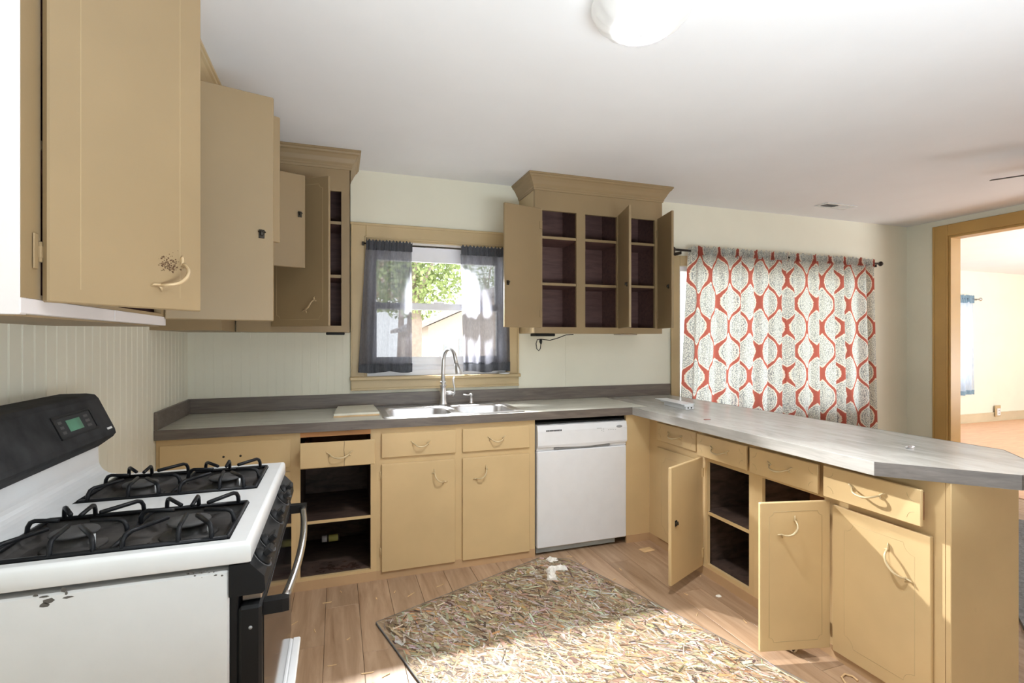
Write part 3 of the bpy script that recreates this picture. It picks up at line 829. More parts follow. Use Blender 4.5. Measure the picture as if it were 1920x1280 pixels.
# ------------------------------------------------------------------ wall cabinets
# A: over the stove, on the left wall (face +x)
XU = -0.56
XA = frame2((XU, 0, 0), (0, 1), (-1, 0))
UB, UT = 1.436, 2.46
c = thing('wall_cabinet', 'tan wall cabinet over the stove with both tall doors hanging open', 'cabinet', (-0.72, 1.62, UB))
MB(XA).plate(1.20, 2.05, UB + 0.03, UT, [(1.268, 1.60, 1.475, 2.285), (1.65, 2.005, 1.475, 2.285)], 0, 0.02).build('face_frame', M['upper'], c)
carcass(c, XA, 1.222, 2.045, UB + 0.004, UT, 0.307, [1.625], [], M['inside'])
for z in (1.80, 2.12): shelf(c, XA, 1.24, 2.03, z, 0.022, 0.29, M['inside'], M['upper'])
MB(XA).box((1.198, -0.001, UB), (1.622, 0.0205, UB + 0.0295), 0.001).box((1.625, -0.001, UB), (2.05, 0.0205, UB + 0.0295), 0.001).build('bottom_rail', M['lit_white_side'], c, 'pale bottom rail, lit tone in its colour')
MB(XA).box((1.1975, 0.0005, UB - 0.002), (1.2195, 0.314, UT), 0.001).build('side_panel', M['lit_white_side'], c, 'white side panel, lit tone in its colour')
MB(XA).box((2.046, 0.02, UB), (2.05, 0.314, UT)).box((1.22, 0.02, UB - 0.004), (2.05, 0.314, UB + 0.003)).build('side_and_bottom_skin', M['upper'], c)
mb = MB(); crown(mb, [(XU, 1.20 - 0.0), (XU, 2.05)], 2.44, ZC - 0.001, 0.062); mb.prism([(XU - 0.02, 1.20), (XU, 1.20), (XU, 2.05), (XU - 0.02, 2.05)], UT - 0.001, ZC - 0.001)
mb.build('crown_moulding', M['trimp'], c)
a = math.radians(35)
dv = Vector((math.sin(a), math.cos(a))); nv = Vector((math.cos(a), -math.sin(a)))
xf = frame2((XU + 0.004, 1.262, 1.461), dv, nv)
d1 = door_panel(c, xf, 0.352, 0.842, M['upper'], M['pull_up'], (0.262, 0.088), -PI / 4, latch=None, route=False)
MB(xf).tube([(0.06, 0.0177, 0.842), (0.06, 0.0177, 0.03)], 0.0008, 4, False).tube([(0.29, 0.0177, 0.842), (0.29, 0.0177, 0.03)], 0.0008, 4, False).build('routed_line', M['groove'], d1)
def speck_mat():
    m, t, b = newmat('brown_grime')
    b.inputs['Base Color'].default_value = lin((92, 66, 42)); b.inputs['Roughness'].default_value = 0.8
    return m
M['grime'] = speck_mat()
mb = MB(xf)
for i in range(150):
    rr = abs(R.gauss(0, 0.020)); an = R.uniform(0.2, 2.7)
    px_, pz_ = 0.255 + rr * math.cos(an) + R.uniform(-0.016, 0.02), 0.098 + rr * math.sin(an) + R.uniform(-0.006, 0.01)
    s_ = R.uniform(0.0004, 0.0017)
    mb.box((px_ - s_, 0.0178, pz_ - s_), (px_ + s_ * 1.4, 0.0184, pz_ + s_))
mb.build('grime_specks', M['grime'], d1, None, 'stuff')
for z in (1.56, 2.2):
    m = MB(XA); m.box((1.236, -0.004, z - 0.035), (1.252, -0.0012, z + 0.035), 0.002); m.tube([(1.257, -0.004, z - 0.02), (1.257, -0.004, z + 0.02)], 0.004, 6); m.box((1.252, -0.008, z - 0.012), (1.268, 0.0, z + 0.012), 0.001)
    m.build('hinge', M['upper'], c)
a = math.radians(75)
dv = Vector((math.sin(a), math.cos(a))); nv = Vector((-math.cos(a), math.sin(a)))
xf = frame2((XU + 0.003, 2.03, 1.458), dv, nv)
door_panel(c, xf, 0.342, 0.846, M['upper'], M['pull_up'], (0.25, 0.088), PI / 4, latch=(0.300, 0.325), hinge_side=True)

# B: short cabinet over the empty fridge space
c = thing('wall_cabinet', 'short tan wall cabinet high over the empty fridge space, both small doors open', 'cabinet', (-0.72, 2.5, 1.76))
MB(XA).plate(2.052, 2.948, 1.755, UT, [(2.11, 2.475, 1.80, 2.285), (2.525, 2.90, 1.80, 2.285)], 0, 0.02).build('face_frame', M['upper'], c)
carcass(c, XA, 2.055, 2.945, 1.757, UT, 0.312, [2.5], [], M['inside'])
MB(XA).box((2.054, 0.02, 1.751), (2.946, 0.314, 1.756)).build('bottom_panel', M['upper'], c)
mb = MB(); crown(mb, [(XU, 2.052), (XU, 2.948)], 2.44, ZC - 0.001, 0.062); mb.prism([(XU - 0.02, 2.052), (XU, 2.052), (XU, 2.948), (XU - 0.02, 2.948)], UT - 0.001, ZC - 0.001)
mb.build('crown_moulding', M['trimp'], c)
a = math.radians(58)
dv = Vector((math.sin(a), math.cos(a))); nv = Vector((math.cos(a), -math.sin(a)))
xf = frame2((XU + 0.003, 2.105, 1.787), dv, nv)
door_panel(c, xf, 0.385, 0.515, M['upper'], M['pull_up'], (0.2, 0.09), -PI / 4)
a = math.radians(70)
dv = Vector((math.sin(a), math.cos(a))); nv = Vector((-math.cos(a), math.sin(a)))
xf = frame2((XU + 0.003, 2.915, 1.787), dv, nv)
door_panel(c, xf, 0.415, 0.516, M['upper'], None, None, 0, latch=(0.385, 0.295), hinge_side=True)

# C: corner piece and the cabinet left of the sink window
c = thing('wall_cabinet', 'tan corner wall cabinet left of the sink window, its door standing ajar', 'cabinet', (-0.3, 3.48, UB))
UFY = 3.32
XC = frame2((0, UFY, 0), (1, 0), (0, 1))
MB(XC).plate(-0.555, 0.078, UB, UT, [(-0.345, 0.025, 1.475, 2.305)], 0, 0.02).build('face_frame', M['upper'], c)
carcass(c, XC, -0.40, 0.074, UB + 0.004, UT, 0.318, [], [], M['inside'])
for z in (1.79, 2.121): shelf(c, XC, -0.385, 0.062, z, 0.012, 0.30, M['inside'], M['upper'])
MB().box((0.074, UFY, UB), (0.078, YB - 0.0005, UT)).box((-0.555, UFY + 0.02, UB), (0.074, YB - 0.0005, UB + 0.004)).build('side_and_bottom_skin', M['upper'], c)
# return on the left wall
mb = MB(XA); mb.box((2.952, 0.0, UB), (UFY - 0.001, 0.02, UT)); mb.box((2.952, 0.02, UB), (2.957, 0.314, UT)); mb.box((2.957, 0.02, UB), (YB - 0.001, 0.314, UB + 0.005))
mb.build('corner_return', M['upper'], c)
mb = MB(); crown(mb, [(XU, 2.95), (XU, UFY), (0.078, UFY), (0.078, YB - 0.001)], 2.44, ZC - 0.001, 0.062)
mb.prism([(-0.54, UFY), (0.078, UFY), (0.078, YB - 0.001), (-0.54, YB - 0.001)], UT - 0.001, ZC - 0.002)
mb.build('crown_moulding', M['upper'], c)
a = math.radians(54)
dv = Vector((math.sin(a), -math.cos(a))); nv = Vector((-math.cos(a), -math.sin(a)))
xf = frame2((-0.358, UFY - 0.005, 1.466), dv, nv)
door_panel(c, xf, 0.40, 0.852, M['upper'], M['pull_up'], (0.275, 0.12), -PI / 4, notch=0.025, hinge_side=True)

# D: right of the sink window
c = thing('wall_cabinet', 'tan three-bay wall cabinet right of the sink window, three doors open on dark shelves', 'cabinet', (1.83, 3.48, UB))
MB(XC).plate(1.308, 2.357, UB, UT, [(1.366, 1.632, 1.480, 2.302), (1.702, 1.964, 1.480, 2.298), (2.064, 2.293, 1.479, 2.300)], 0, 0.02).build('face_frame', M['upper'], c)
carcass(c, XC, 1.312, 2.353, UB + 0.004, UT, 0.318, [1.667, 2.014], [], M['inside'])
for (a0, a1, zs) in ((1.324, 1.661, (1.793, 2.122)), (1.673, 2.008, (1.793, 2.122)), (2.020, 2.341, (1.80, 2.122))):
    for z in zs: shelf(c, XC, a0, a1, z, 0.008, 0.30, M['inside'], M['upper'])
MB().box((1.308, UFY + 0.02, UB), (1.312, YB - 0.0005, UT)).box((2.353, UFY + 0.02, UB), (2.357, YB - 0.0005, UT)).box((1.312, UFY + 0.02, UB), (2.353, YB - 0.0005, UB + 0.004)).build('side_and_bottom_skin', M['trimp'], c)
mb = MB(); crown(mb, [(1.308, YB - 0.001), (1.308, UFY), (2.357, UFY), (2.357, YB - 0.001)], 2.44, ZC - 0.001, 0.062)
mb.prism([(1.308, UFY), (2.357, UFY), (2.357, YB - 0.001), (1.308, YB - 0.001)], UT - 0.001, ZC - 0.002)
mb.build('crown_moulding', M['upper'], c)
a = math.radians(76)
dv = Vector((-math.sin(a), -math.cos(a))); nv = Vector((-math.cos(a), math.sin(a)))
door_panel(c, frame2((1.358, UFY - 0.002, 1.474), dv, nv), 0.305, 0.838, M['upper'], None, None, 0, latch=(0.28, 0.30), hinge_side=True)
a = math.radians(17)
dv = Vector((-math.sin(a), -math.cos(a))); nv = Vector((math.cos(a), -math.sin(a)))
door_panel(c, frame2((1.972, UFY - 0.002, 1.474), dv, nv), 0.30, 0.838, M['upper'], None, None, 0, latch=(0.255, 0.30), hinge_side=True)
a = math.radians(13)
dv = Vector((-math.sin(a), -math.cos(a))); nv = Vector((math.cos(a), -math.sin(a)))
door_panel(c, frame2((2.312, UFY - 0.002, 1.474), dv, nv), 0.262, 0.838, M['upper'], None, None, 0, latch=(0.215, 0.30), hinge_side=True)

# ------------------------------------------------------------------ stove
st = thing('gas_stove', 'white and black freestanding gas range with black grates and grimy burners', 'stove', (-0.52, 1.63, 0))
SX0, SX1, SYa, SYb, SZ = XL + 0.012, -0.178, 1.238, 2.022, 0.945
# body sides
MB().box((SX0 + 0.05, SYa + 0.008, 0.03), (-0.222, SYb - 0.008, 0.885), 0.004).build('body', M['enamel'], st)
MB().box((-0.222, SYa + 0.012, 0.10), (-0.205, SYb - 0.012, 0.88), 0.003).build('front_frame', M['black'], st)
# cooktop with two recessed wells
T = Matrix(((1, 0, 0, 0), (0, 0, 1, 0), (0, 1, 0, 0), (0, 0, 0, 1)))
wells = [(-0.675, -0.225, 1.270, 1.545), (-0.675, -0.225, 1.680, 1.955)]
mb = MB(T); mb.plate(SX0 + 0.10, SX1 - 0.012, SYa + 0.012, SYb - 0.012, [(w[0], w[1], w[2], w[3]) for w in wells], SZ - 0.012, SZ)
mb.xf = Matrix.Identity(4)
prof = [(0.012, 0.0), (0.005, -0.002), (0.001, -0.008), (0.0, -0.018), (0.0, -0.042), (0.006, -0.046)]
for (p, q, nx, ny) in (((SX0 + 0.06, SYa), (SX1, SYa), 0, 1), ((SX1, SYa), (SX1, SYb), -1, 0), ((SX1, SYb), (SX0 + 0.06, SYb), 0, -1)):
    rings = []
    for k, e in enumerate((p, q)):
        r_ = []
        for a_, h_ in prof:
            ex, ey = e[0] + nx * a_, e[1] + ny * a_
            if e[0] == SX1 and nx == 0: ex = SX1 - a_
            if nx != 0: ey = e[1] + (a_ if e[1] == SYa else -a_)
            r_.append((ex, ey, SZ + h_))
        rings.append(r_)
    mb.loft(rings, False, False, True)
# underside
mb.box((SX0 + 0.06, SYa + 0.006, SZ - 0.046), (SX1 - 0.006, SYb - 0.006, SZ - 0.044))
# curved riser at the back
rings = []
for y_, ins in ((SYa, 0.0), (SYb, 0.0)):
    r_ = []
    for k in range(9):
        an = PI / 2 * k / 8
        r_.append((-0.74 + 0.05 * (1 - math.sin(an)) , y_, SZ + 0.05 * (1 - math.cos(an))))
    r_ += [(-0.742, y_, 1.075), (SX0, y_, 1.075), (SX0, y_, SZ - 0.04), (-0.69, y_, SZ - 0.04)]
    rings.append(r_)
mb.loft(rings, True, True, False)
ck = mb.build('cooktop', M['enamel'], st)
for w in wells:
    m = MB()
    x0, x1, y0, y1 = w
    m.loft([[(x0, y0, SZ), (x1, y0, SZ), (x1, y1, SZ), (x0, y1, SZ)],
            [(x0 + .012, y0 + .012, SZ - 0.018), (x1 - .012, y0 + .012, SZ - 0.018), (x1 - .012, y1 - .012, SZ - 0.018), (x0 + .012, y1 - .012, SZ - 0.018)],
            [(x0 + .03, y0 + .03, SZ - 0.024), (x1 - .03, y0 + .03, SZ - 0.024), (x1 - .03, y1 - .03, SZ - 0.024), (x0 + .03, y1 - .03, SZ - 0.024)]], True, False)
    m.add([(x0 + .03, y0 + .03, SZ - 0.024), (x1 - .03, y0 + .03, SZ - 0.024), (x1 - .03, y1 - .03, SZ - 0.024), (x0 + .03, y1 - .03, SZ - 0.024)], [(0, 1, 2, 3)])
    for q in range(10):
        cx_, cy_ = R.uniform(x0 + .05, x1 - .05), R.uniform(y0 + .05, y1 - .05)
        s_ = R.uniform(.002, .005)
        m.box((cx_, cy_, SZ - 0.024), (cx_ + s_, cy_ + s_ * 1.4, SZ - 0.021))
    m.build('burner_well', M['well'], st)
    ym = (y0 + y1) / 2
    for bx in (-0.560, -0.335):
        m = MB().lathe([(0.062, SZ - 0.024), (0.058, SZ - 0.020), (0.037, SZ - 0.017), (0.034, SZ - 0.002), (0.036, SZ + 0.004)], 24, 'z', (bx, ym, 0)); b_ = m.build('burner_base', M['well'], st)
        MB().lathe([(0.043, SZ + 0.004), (0.046, SZ + 0.008), (0.044, SZ + 0.012), (0.02, SZ + 0.014), (0.001, SZ + 0.014)], 24, 'z', (bx, ym, 0)).build('burner_cap', M['cap'], b_)
        MB().tube([(bx + 0.044, ym - 0.02, SZ - 0.018), (bx + 0.044, ym - 0.02, SZ + 0.006)], 0.003, 6).build('igniter', M['white'], b_)
    # the double grate
    g = MB(); r_ = 0.0052
    gx0, gx1, gy0, gy1, gz, gt = x0 + 0.012, x1 - 0.006, y0 + 0.006, y1 - 0.006, SZ + 0.003, SZ + 0.034
    xm = (gx0 + gx1) / 2
    for (p, q) in (((gx0, gy0), (gx1, gy0)), ((gx1, gy0), (gx1, gy1)), ((gx1, gy1), (gx0, gy1)), ((gx0, gy1), (gx0, gy0)), ((xm, gy0), (xm, gy1))):
        g.tube([(p[0], p[1], gz), (q[0], q[1], gz)], r_, 6)
    def arm(px_, py_, tx, ty, h=gt):
        d_ = Vector((tx - px_, ty - py_)); L_ = d_.length; d_.normalize()
        P = [(px_, py_, gz), (px_ + d_.x * 0.002, py_ + d_.y * 0.002, h - 0.014), (px_ + d_.x * 0.008, py_ + d_.y * 0.008, h - 0.004), (px_ + d_.x * 0.018, py_ + d_.y * 0.018, h), (tx, ty, h)]
        g.tube(P, r_, 6)
    for bx, xa, xb in ((-0.560, gx0, xm), (-0.335, xm, gx1)):
        for px_, py_ in ((bx + .01, gy0), (bx - .01, gy1), (xa + 0.003, ym + .03), (xb - 0.003, ym - .03), (xa + 0.02, gy0), (xb - 0.02, gy1), (xb - 0.03, gy0), (xa + 0.03, gy1)):
            v_ = Vector((bx - px_, ym - py_)); L_ = v_.length; v_.normalize()
            k_ = max(0.03, L_ - 0.036)
            if abs(px_ - bx) > 0.05 and abs(py_ - ym) > 0.1: k_ = L_ - 0.055
            arm(px_, py_, px_ + v_.x * k_, py_ + v_.y * k_)
    g.build('grate', M['iron'], st)
# front control panel (slanted) with knobs
mb = MB()
rings = []
for y_ in (SYa + 0.004, SYb - 0.004):
    rings.append([(-0.20, y_, 0.897), (-0.181, y_, 0.897), (-0.152, y_, 0.865), (-0.150, y_, 0.835), (-0.156, y_, 0.828), (-0.222, y_, 0.828), (-0.222, y_, 0.897)])
mb.loft(rings, True, True)
cpn = mb.build('control_panel', M['black'], st)
ax = Matrix.Rotation(math.radians(48), 4, 'Y')   # z axis tipped toward +x
for ky in (1.315, 1.405, 1.60, 1.775, 1.865):
    xf = Matrix.Translation((-0.1665, ky, 0.881)) @ ax
    k = MB(xf); k.lathe([(0.024, -0.001), (0.024, 0.004), (0.019, 0.006), (0.018, 0.012)], 20); k.box((-0.0075, -0.019, 0.010), (0.0075, 0.019, 0.030), 0.003)
    k.build('knob', M['black'], st)
    w_ = MB(xf); w_.lathe([(0.031, 0.0), (0.031, 0.0008), (0.027, 0.0009), (0.027, 0.0)], 20); w_.box((-0.030, -0.034, 0.0), (-0.026, -0.026, 0.0009)); w_.box((0.022, 0.026, 0.0), (0.026, 0.034, 0.0009))
    w_.build('dial_print', M['cap'], cpn)
# vent strip with slots between panel and door
mb = MB(); mb.box((-0.200, SYa + 0.026, 0.806), (-0.160, SYb - 0.026, 0.826), 0.002)
vs = mb.build('vent_strip', M['nickel'], st)
mb = MB()
for i in range(26): mb.box((-0.161, SYa + 0.05 + i * 0.0265, 0.811), (-0.1592, SYa + 0.068 + i * 0.0265, 0.821))
mb.build('vent_slot', M['black'], vs)
# oven door
od = MB().box((-0.204, SYa + 0.006, 0.325), (-0.158, SYb - 0.006, 0.802), 0.006).build('oven_door', M['black'], st)
MB().box((-0.159, SYa + 0.03, 0.34), (-0.1555, SYb - 0.03, 0.785), 0.001).build('glass_panel', M['blackglass'], od)
mb = MB(); hp = []
for i in range(15):
    s_ = -1 + i / 7.0
    hp.append((-0.118 + 0.020 * (1 - s_ * s_), 1.63 + s_ * 0.352, 0.782))
mb.tube(hp, 0.0105, 10)
hd = mb.build('handle', M['nickel'], od, 'silver towel bar handle')
for sg in (-1, 1):
    ye = 1.63 + sg * 0.352
    MB().prism([(-0.157, ye - 0.014), (-0.157, ye + 0.014), (-0.118, ye + 0.013 - sg * 0.002), (-0.104, ye + (0.010 if sg > 0 else 0.006)), (-0.104, ye - (0.006 if sg > 0 else 0.010)), (-0.118, ye - 0.013)], 0.768, 0.797).build('handle_bracket', M['black'], od)
MB().lathe([(0.004, 0), (0.004, 0.0015), (0.001, 0.002)], 12, 'y', (-0.18, SYa + 0.0055, 0.755), Matrix.Identity(4)).build('screw', M['grey'], od)
# storage drawer
mb = MB(); mb.box((-0.204, SYa + 0.008, 0.075), (-0.150, SYb - 0.008, 0.305), 0.006); mb.box((-0.152, SYa + 0.008, 0.285), (-0.126, SYb - 0.008, 0.305), 0.004)
mb.build('storage_drawer', M['enamel'], st)
mb = MB()
for lx in (-0.80, -0.25):
    for ly in (SYa + 0.05, SYb - 0.05): mb.lathe([(0.018, 0.0), (0.018, 0.01), (0.008, 0.012), (0.008, 0.032)], 10, 'z', (lx, ly, 0))
mb.build('levelling_feet', M['black'], st)
# chipped enamel on the near side
mb = MB()
for i in range(22):
    px_ = R.choice([R.uniform(-0.30, -0.235), R.uniform(-0.30, -0.225), R.uniform(-0.56, -0.50)])
    k_ = 1 if px_ > -0.4 else 2.4
    w_ = R.uniform(0.0008, 0.004) * k_; h_ = R.uniform(0.0006, 0.003) * k_
    zc = 0.892 - abs(R.gauss(0, 0.006)) * k_
    n_ = 7
    mb.add([(px_ + w_ * math.cos(2 * PI * q / n_) * R.uniform(.6, 1.2), SYa + 0.0078, zc + h_ * math.sin(2 * PI * q / n_) * R.uniform(.6, 1.2)) for q in range(n_)], [tuple(range(n_))])
mb.build('enamel_chips', plain('bare_metal_chip', (92, 88, 84), 0.6), st, None, 'stuff')
# backguard console
mb = MB(); rings = []
for y_, sh in ((SYa - 0.004, 0.0), (SYb + 0.004, 0.0)):
    rings.append([(-0.745, y_, 1.035), (-0.702, y_, 1.068), (-0.694, y_, 1.080), (-0.697, y_, 1.094), (-0.742, y_, 1.196), (-0.752, y_, 1.208), (-0.775, y_, 1.212), (-0.845, y_, 1.212), (SX0, y_, 1.19), (SX0, y_, 1.035)])
mb.loft(rings, True, True)
bgd = mb.build('backguard', M['console'], st)
pa, pb = Vector((-0.697, 0, 1.094)), Vector((-0.742, 0, 1.196))
ud = (pb - pa).normalized()
fr = Matrix(((0, ud.z, ud.x, pa.x), (1, 0, 0, 0), (0, -ud.x, ud.z, pa.z), (0, 0, 0, 1)))  # x->+y, y->outward, z->up slope
mb = MB(fr); mb.plate(1.70, 1.925, 0.020, 0.088, [(1.708, 1.917, 0.027, 0.081)], -0.001, 0.0035)
mb.build('display_bezel', M['black'], bgd)
MB(fr).box((1.708, -0.001, 0.027), (1.917, 0.001, 0.081)).build('display_window', plain('dark_grey_display', (40, 40, 42), 0.8), bgd)
MB(fr).box((1.765, 0.001, 0.036), (1.845, 0.0018, 0.070)).build('clock_display', plain('dull_green_display', (72, 122, 98), 0.3, 0, 0.15), bgd, 'dull green clock display')
mb = MB(fr)
for q in range(3): mb.box((1.722, 0.001, 0.034 + q * 0.015), (1.742, 0.0018, 0.042 + q * 0.015)); mb.box((1.868, 0.001, 0.034 + q * 0.015), (1.895, 0.0018, 0.042 + q * 0.015))
mb.build('button', M['cap'], bgd, None, 'stuff')
MB(fr).box((1.975, 0.0, 0.004), (2.008, 0.0012, 0.011)).build('badge', M['enamel'], bgd)

# ------------------------------------------------------------------ sink and taps
sk = thing('kitchen_sink', 'stainless steel double-bowl sink set in the countertop', 'sink', (0.70, 3.30, CT))
def rrect(x0, x1, y0, y1, r, z, n=6):
    out = []
    for cx_, cy_, a0 in ((x1 - r, y0 + r, -PI / 2), (x1 - r, y1 - r, 0), (x0 + r, y1 - r, PI / 2), (x0 + r, y0 + r, PI)):
        for k in range(n + 1):
            a_ = a0 + PI / 2 * k / n
            out.append((cx_ + r * math.cos(a_), cy_ + r * math.sin(a_), z))
    return out
mb = MB(T); mb.plate(0.262, 1.128, 3.045, 3.575, [(0.292, 0.678, 3.082, 3.468), (0.732, 1.098, 3.082, 3.468)], CT + 0.0005, CT + 0.005)
mb.xf = Matrix.Identity(4)
mb.loft([rrect(0.250, 1.140, 3.035, 3.585, 0.03, CT + 0.0008), rrect(0.256, 1.134, 3.041, 3.579, 0.028, CT + 0.007), rrect(0.266, 1.124, 3.051, 3.569, 0.02, CT + 0.0055)], True, False, True)
sk_r = mb.build('rim', M['metal'], sk)
for x0, x1 in ((0.292, 0.678), (0.732, 1.098)):
    mb = MB(); y0, y1 = 3.082, 3.468
    mb.loft([rrect(x0, x1, y0, y1, 0.003, CT + 0.005), rrect(x0 + .004, x1 - .004, y0 + .004, y1 - .004, 0.06, CT + 0.004), rrect(x0 + .010, x1 - .010, y0 + .010, y1 - .010, 0.07, CT - 0.01), rrect(x0 + .022, x1 - .022, y0 + .022, y1 - .022, 0.07, CT - 0.13), rrect(x0 + .05, x1 - .05, y0 + .05, y1 - .05, 0.06, CT - 0.158)], True, False, True)
    mb.add(rrect(x0 + .05, x1 - .05, y0 + .05, y1 - .05, 0.06, CT - 0.158), [tuple(range(28))])
    bw = mb.build('bowl', M['metal'], sk)
    MB().lathe([(0.042, CT - 0.1575), (0.040, CT - 0.155), (0.03, CT - 0.157), (0.001, CT - 0.157)], 20, 'z', ((x0 + x1) / 2, (y0 + y1) / 2 + 0.03, 0)).build('drain', M['dark'], bw)
fx, fy = 0.703, 3.535
fc = thing('faucet', 'tall brushed steel gooseneck faucet with a side lever behind the sink', 'faucet', (fx, fy, CT + 0.006))
z0 = CT + 0.006
MB().lathe([(0.030, z0), (0.030, z0 + 0.006), (0.024, z0 + 0.02), (0.021, z0 + 0.05), (0.024, z0 + 0.085), (0.020, z0 + 0.11), (0.015, z0 + 0.125), (0.023, z0 + 0.130), (0.023, z0 + 0.138), (0.015, z0 + 0.142), (0.015, z0 + 0.150), (0.021, z0 + 0.154), (0.021, z0 + 0.160), (0.013, z0 + 0.166)], 24, 'z', (fx, fy, 0)).build('base_column', M['metal'], fc)
pts = [(fx, fy, z0 + 0.15), (fx, fy, z0 + 0.22), (fx + 0.002, fy - 0.004, z0 + 0.31)]
for k in range(1, 10):
    a_ = PI * k / 10
    pts.append((fx + 0.004 + 0.024 * (1 - math.cos(a_)), fy - 0.004 - 0.075 * (1 - math.cos(a_)), z0 + 0.315 + 0.075 * math.sin(a_)))
pts.append((fx + 0.058, fy - 0.165, z0 + 0.290))
MB().tube(pts, [0.0145] * 3 + [0.0125] * (len(pts) - 3), 12).build('gooseneck', M['metal'], fc)
MB().tube([(fx + 0.057, fy - 0.162, z0 + 0.295), (fx + 0.064, fy - 0.170, z0 + 0.26), (fx + 0.070, fy - 0.176, z0 + 0.232), (fx + 0.070, fy - 0.176, z0 + 0.222)], [0.014, 0.018, 0.022, 0.020], 14).build('spray_head', M['metal'], fc)
MB().tube([(fx + 0.01, fy, z0 + 0.075), (fx + 0.05, fy - 0.006, z0 + 0.078), (fx + 0.062, fy - 0.008, z0 + 0.078), (fx + 0.072, fy - 0.01, z0 + 0.078)], [0.016, 0.017, 0.013, 0.009], 12).build('valve_stem', M['metal'], fc)
MB().tube([(fx + 0.066, fy - 0.012, z0 + 0.055), (fx + 0.078, fy - 0.014, z0 + 0.078), (fx + 0.080, fy - 0.014, z0 + 0.11), (fx + 0.072, fy - 0.014, z0 + 0.145), (fx + 0.070, fy - 0.014, z0 + 0.175), (fx + 0.078, fy - 0.016, z0 + 0.192)], [0.004, 0.007, 0.005, 0.006, 0.009, 0.005], 8).build('lever', M['metal'], fc)
sx, sy = 0.905, 3.535
sd = thing('soap_dispenser', 'small brushed steel soap dispenser pump right of the faucet', 'soap dispenser', (sx, sy, z0))
MB().lathe([(0.018, z0), (0.018, z0 + 0.005), (0.012, z0 + 0.012), (0.010, z0 + 0.05), (0.014, z0 + 0.056), (0.013, z0 + 0.068), (0.004, z0 + 0.074)], 18, 'z', (sx, sy, 0)).build('pump_body', M['metal'], sd)
MB().tube([(sx, sy, z0 + 0.062), (sx - 0.03, sy - 0.015, z0 + 0.060), (sx - 0.062, sy - 0.03, z0 + 0.067)], [0.006, 0.005, 0.004], 8).build('nozzle', M['metal'], sd)

# board beside the sink
bd = MB().prism([(-0.018, 3.175), (0.243, 3.190), (0.232, 3.560), (0.005, 3.545)], CT + 0.0005, CT + 0.022).build('cutting_board', plain('off_white_board', (225, 221, 204), 0.4, 0, 0.04), None)
tag(bd, 'off-white square board lying on the countertop left of the sink', 'board')
MB().prism([(-0.020, 3.173), (0.245, 3.188), (0.244, 3.192), (-0.019, 3.177)], CT + 0.0005, CT + 0.010).build('worn_edge', M['chip'], bd)

# white fixture lying on the peninsula corner
fx_ = thing('light_fixture', 'long white metal strip fixture lying on the peninsula counter near the corner', 'fixture', (2.22, 2.97, CT))
dl = Vector((2.150 - 2.186, 2.757 - 3.159)).normalized(); nl = Vector((-dl.y, dl.x))
xf = frame2((2.182, 3.159, 0), dl, nl)
MB(xf).box((0.0, 0.0, CT + 0.031), (0.345, 0.098, CT + 0.035), 0.001).build('cover_plate', M['white'], fx_)
MB(xf).box((0.10, 0.014, CT + 0.0005), (0.37, 0.075, CT + 0.020), 0.001).box((0.06, 0.010, CT + 0.020), (0.36, 0.080, CT + 0.031), 0.001).build('channel', M['enamel'], fx_)
for yy in (0.032, 0.056): MB(xf).lathe([(0.005, 0.3695), (0.005, 0.3712), (0.001, 0.3714)], 10, 'x', (0, yy, CT + 0.012)).build('screw_hole', M['black'], fx_)
def rumple(name, label, cat, cx_, cy_, z, rx, ry, h, mat, seed, group=None):
    rr = random.Random(seed)
    n, rings = 14, []
    m = MB()
    for j, (k, hz) in enumerate(((1.0, 0.0), (0.92, 0.35), (0.62, 0.8), (0.25, 1.0))):
        rings.append([(cx_ + rx * k * math.cos(2 * PI * i / n) * rr.uniform(0.6, 1.2), cy_ + ry * k * math.sin(2 * PI * i / n) * rr.uniform(0.6, 1.2), z + h * hz * rr.uniform(0.5, 1.1)) for i in range(n)])
    m.loft(rings, True, True, False)
    return tag(m.build(name, mat, None), label, cat, group)
rumple('foil_scrap', 'tiny crumpled foil scrap on the peninsula end', 'scrap', 2.29, 1.49, CT + 0.001, 0.026, 0.010, 0.012, M['foil'], 3)
tag(MB().box((1.99, 2.395, CT + 0.0005), (2.03, 2.41, CT + 0.003), 0.001).build('paper_scrap', plain('red_scrap', (170, 110, 100), 0.6)), 'tiny red scrap on the peninsula counter', 'scrap')

# under-cabinet light pucks and plugged cord
tag(MB().box((-0.065, 3.345, UB - 0.016), (0.045, 3.45, UB - 0.0005), 0.003).build('puck_light', M['black']), 'flat black light under the cabinet left of the window', 'light')
pk = tag(MB().box((1.345, 3.40, UB - 0.020), (1.50, 3.50, UB - 0.0005), 0.003).build('light_bar', M['black']), 'flat black light bar under the three-bay cabinet with a dangling cord', 'light')
MB().tube([(1.66, 3.43, UB - 0.006), (1.60, 3.43, UB - 0.010), (1.53, 3.43, UB - 0.035), (1.47, 3.43, UB - 0.050), (1.40, 3.43, UB - 0.042), (1.372, 3.43, UB - 0.045), (1.362, 3.43, UB - 0.075), (1.368, 3.43, UB - 0.112), (1.383, 3.43, UB - 0.126), (1.396, 3.43, UB - 0.110), (1.400, 3.43, UB - 0.075)], 0.0032, 7).build('cord', M['black'], pk)
MB().tube([(1.401, 3.43, UB - 0.078), (1.399, 3.43, UB - 0.062), (1.399, 3.43, UB - 0.044)], [0.005, 0.011, 0.010], 8).build('plug', M['black'], pk)
tag(MB().box((2.01, 3.37, UB - 0.010), (2.17, 3.45, UB - 0.0005), 0.002).build('light_bar', M['nickel']), 'thin silver light bar under the right bays of the three-bay cabinet', 'light')

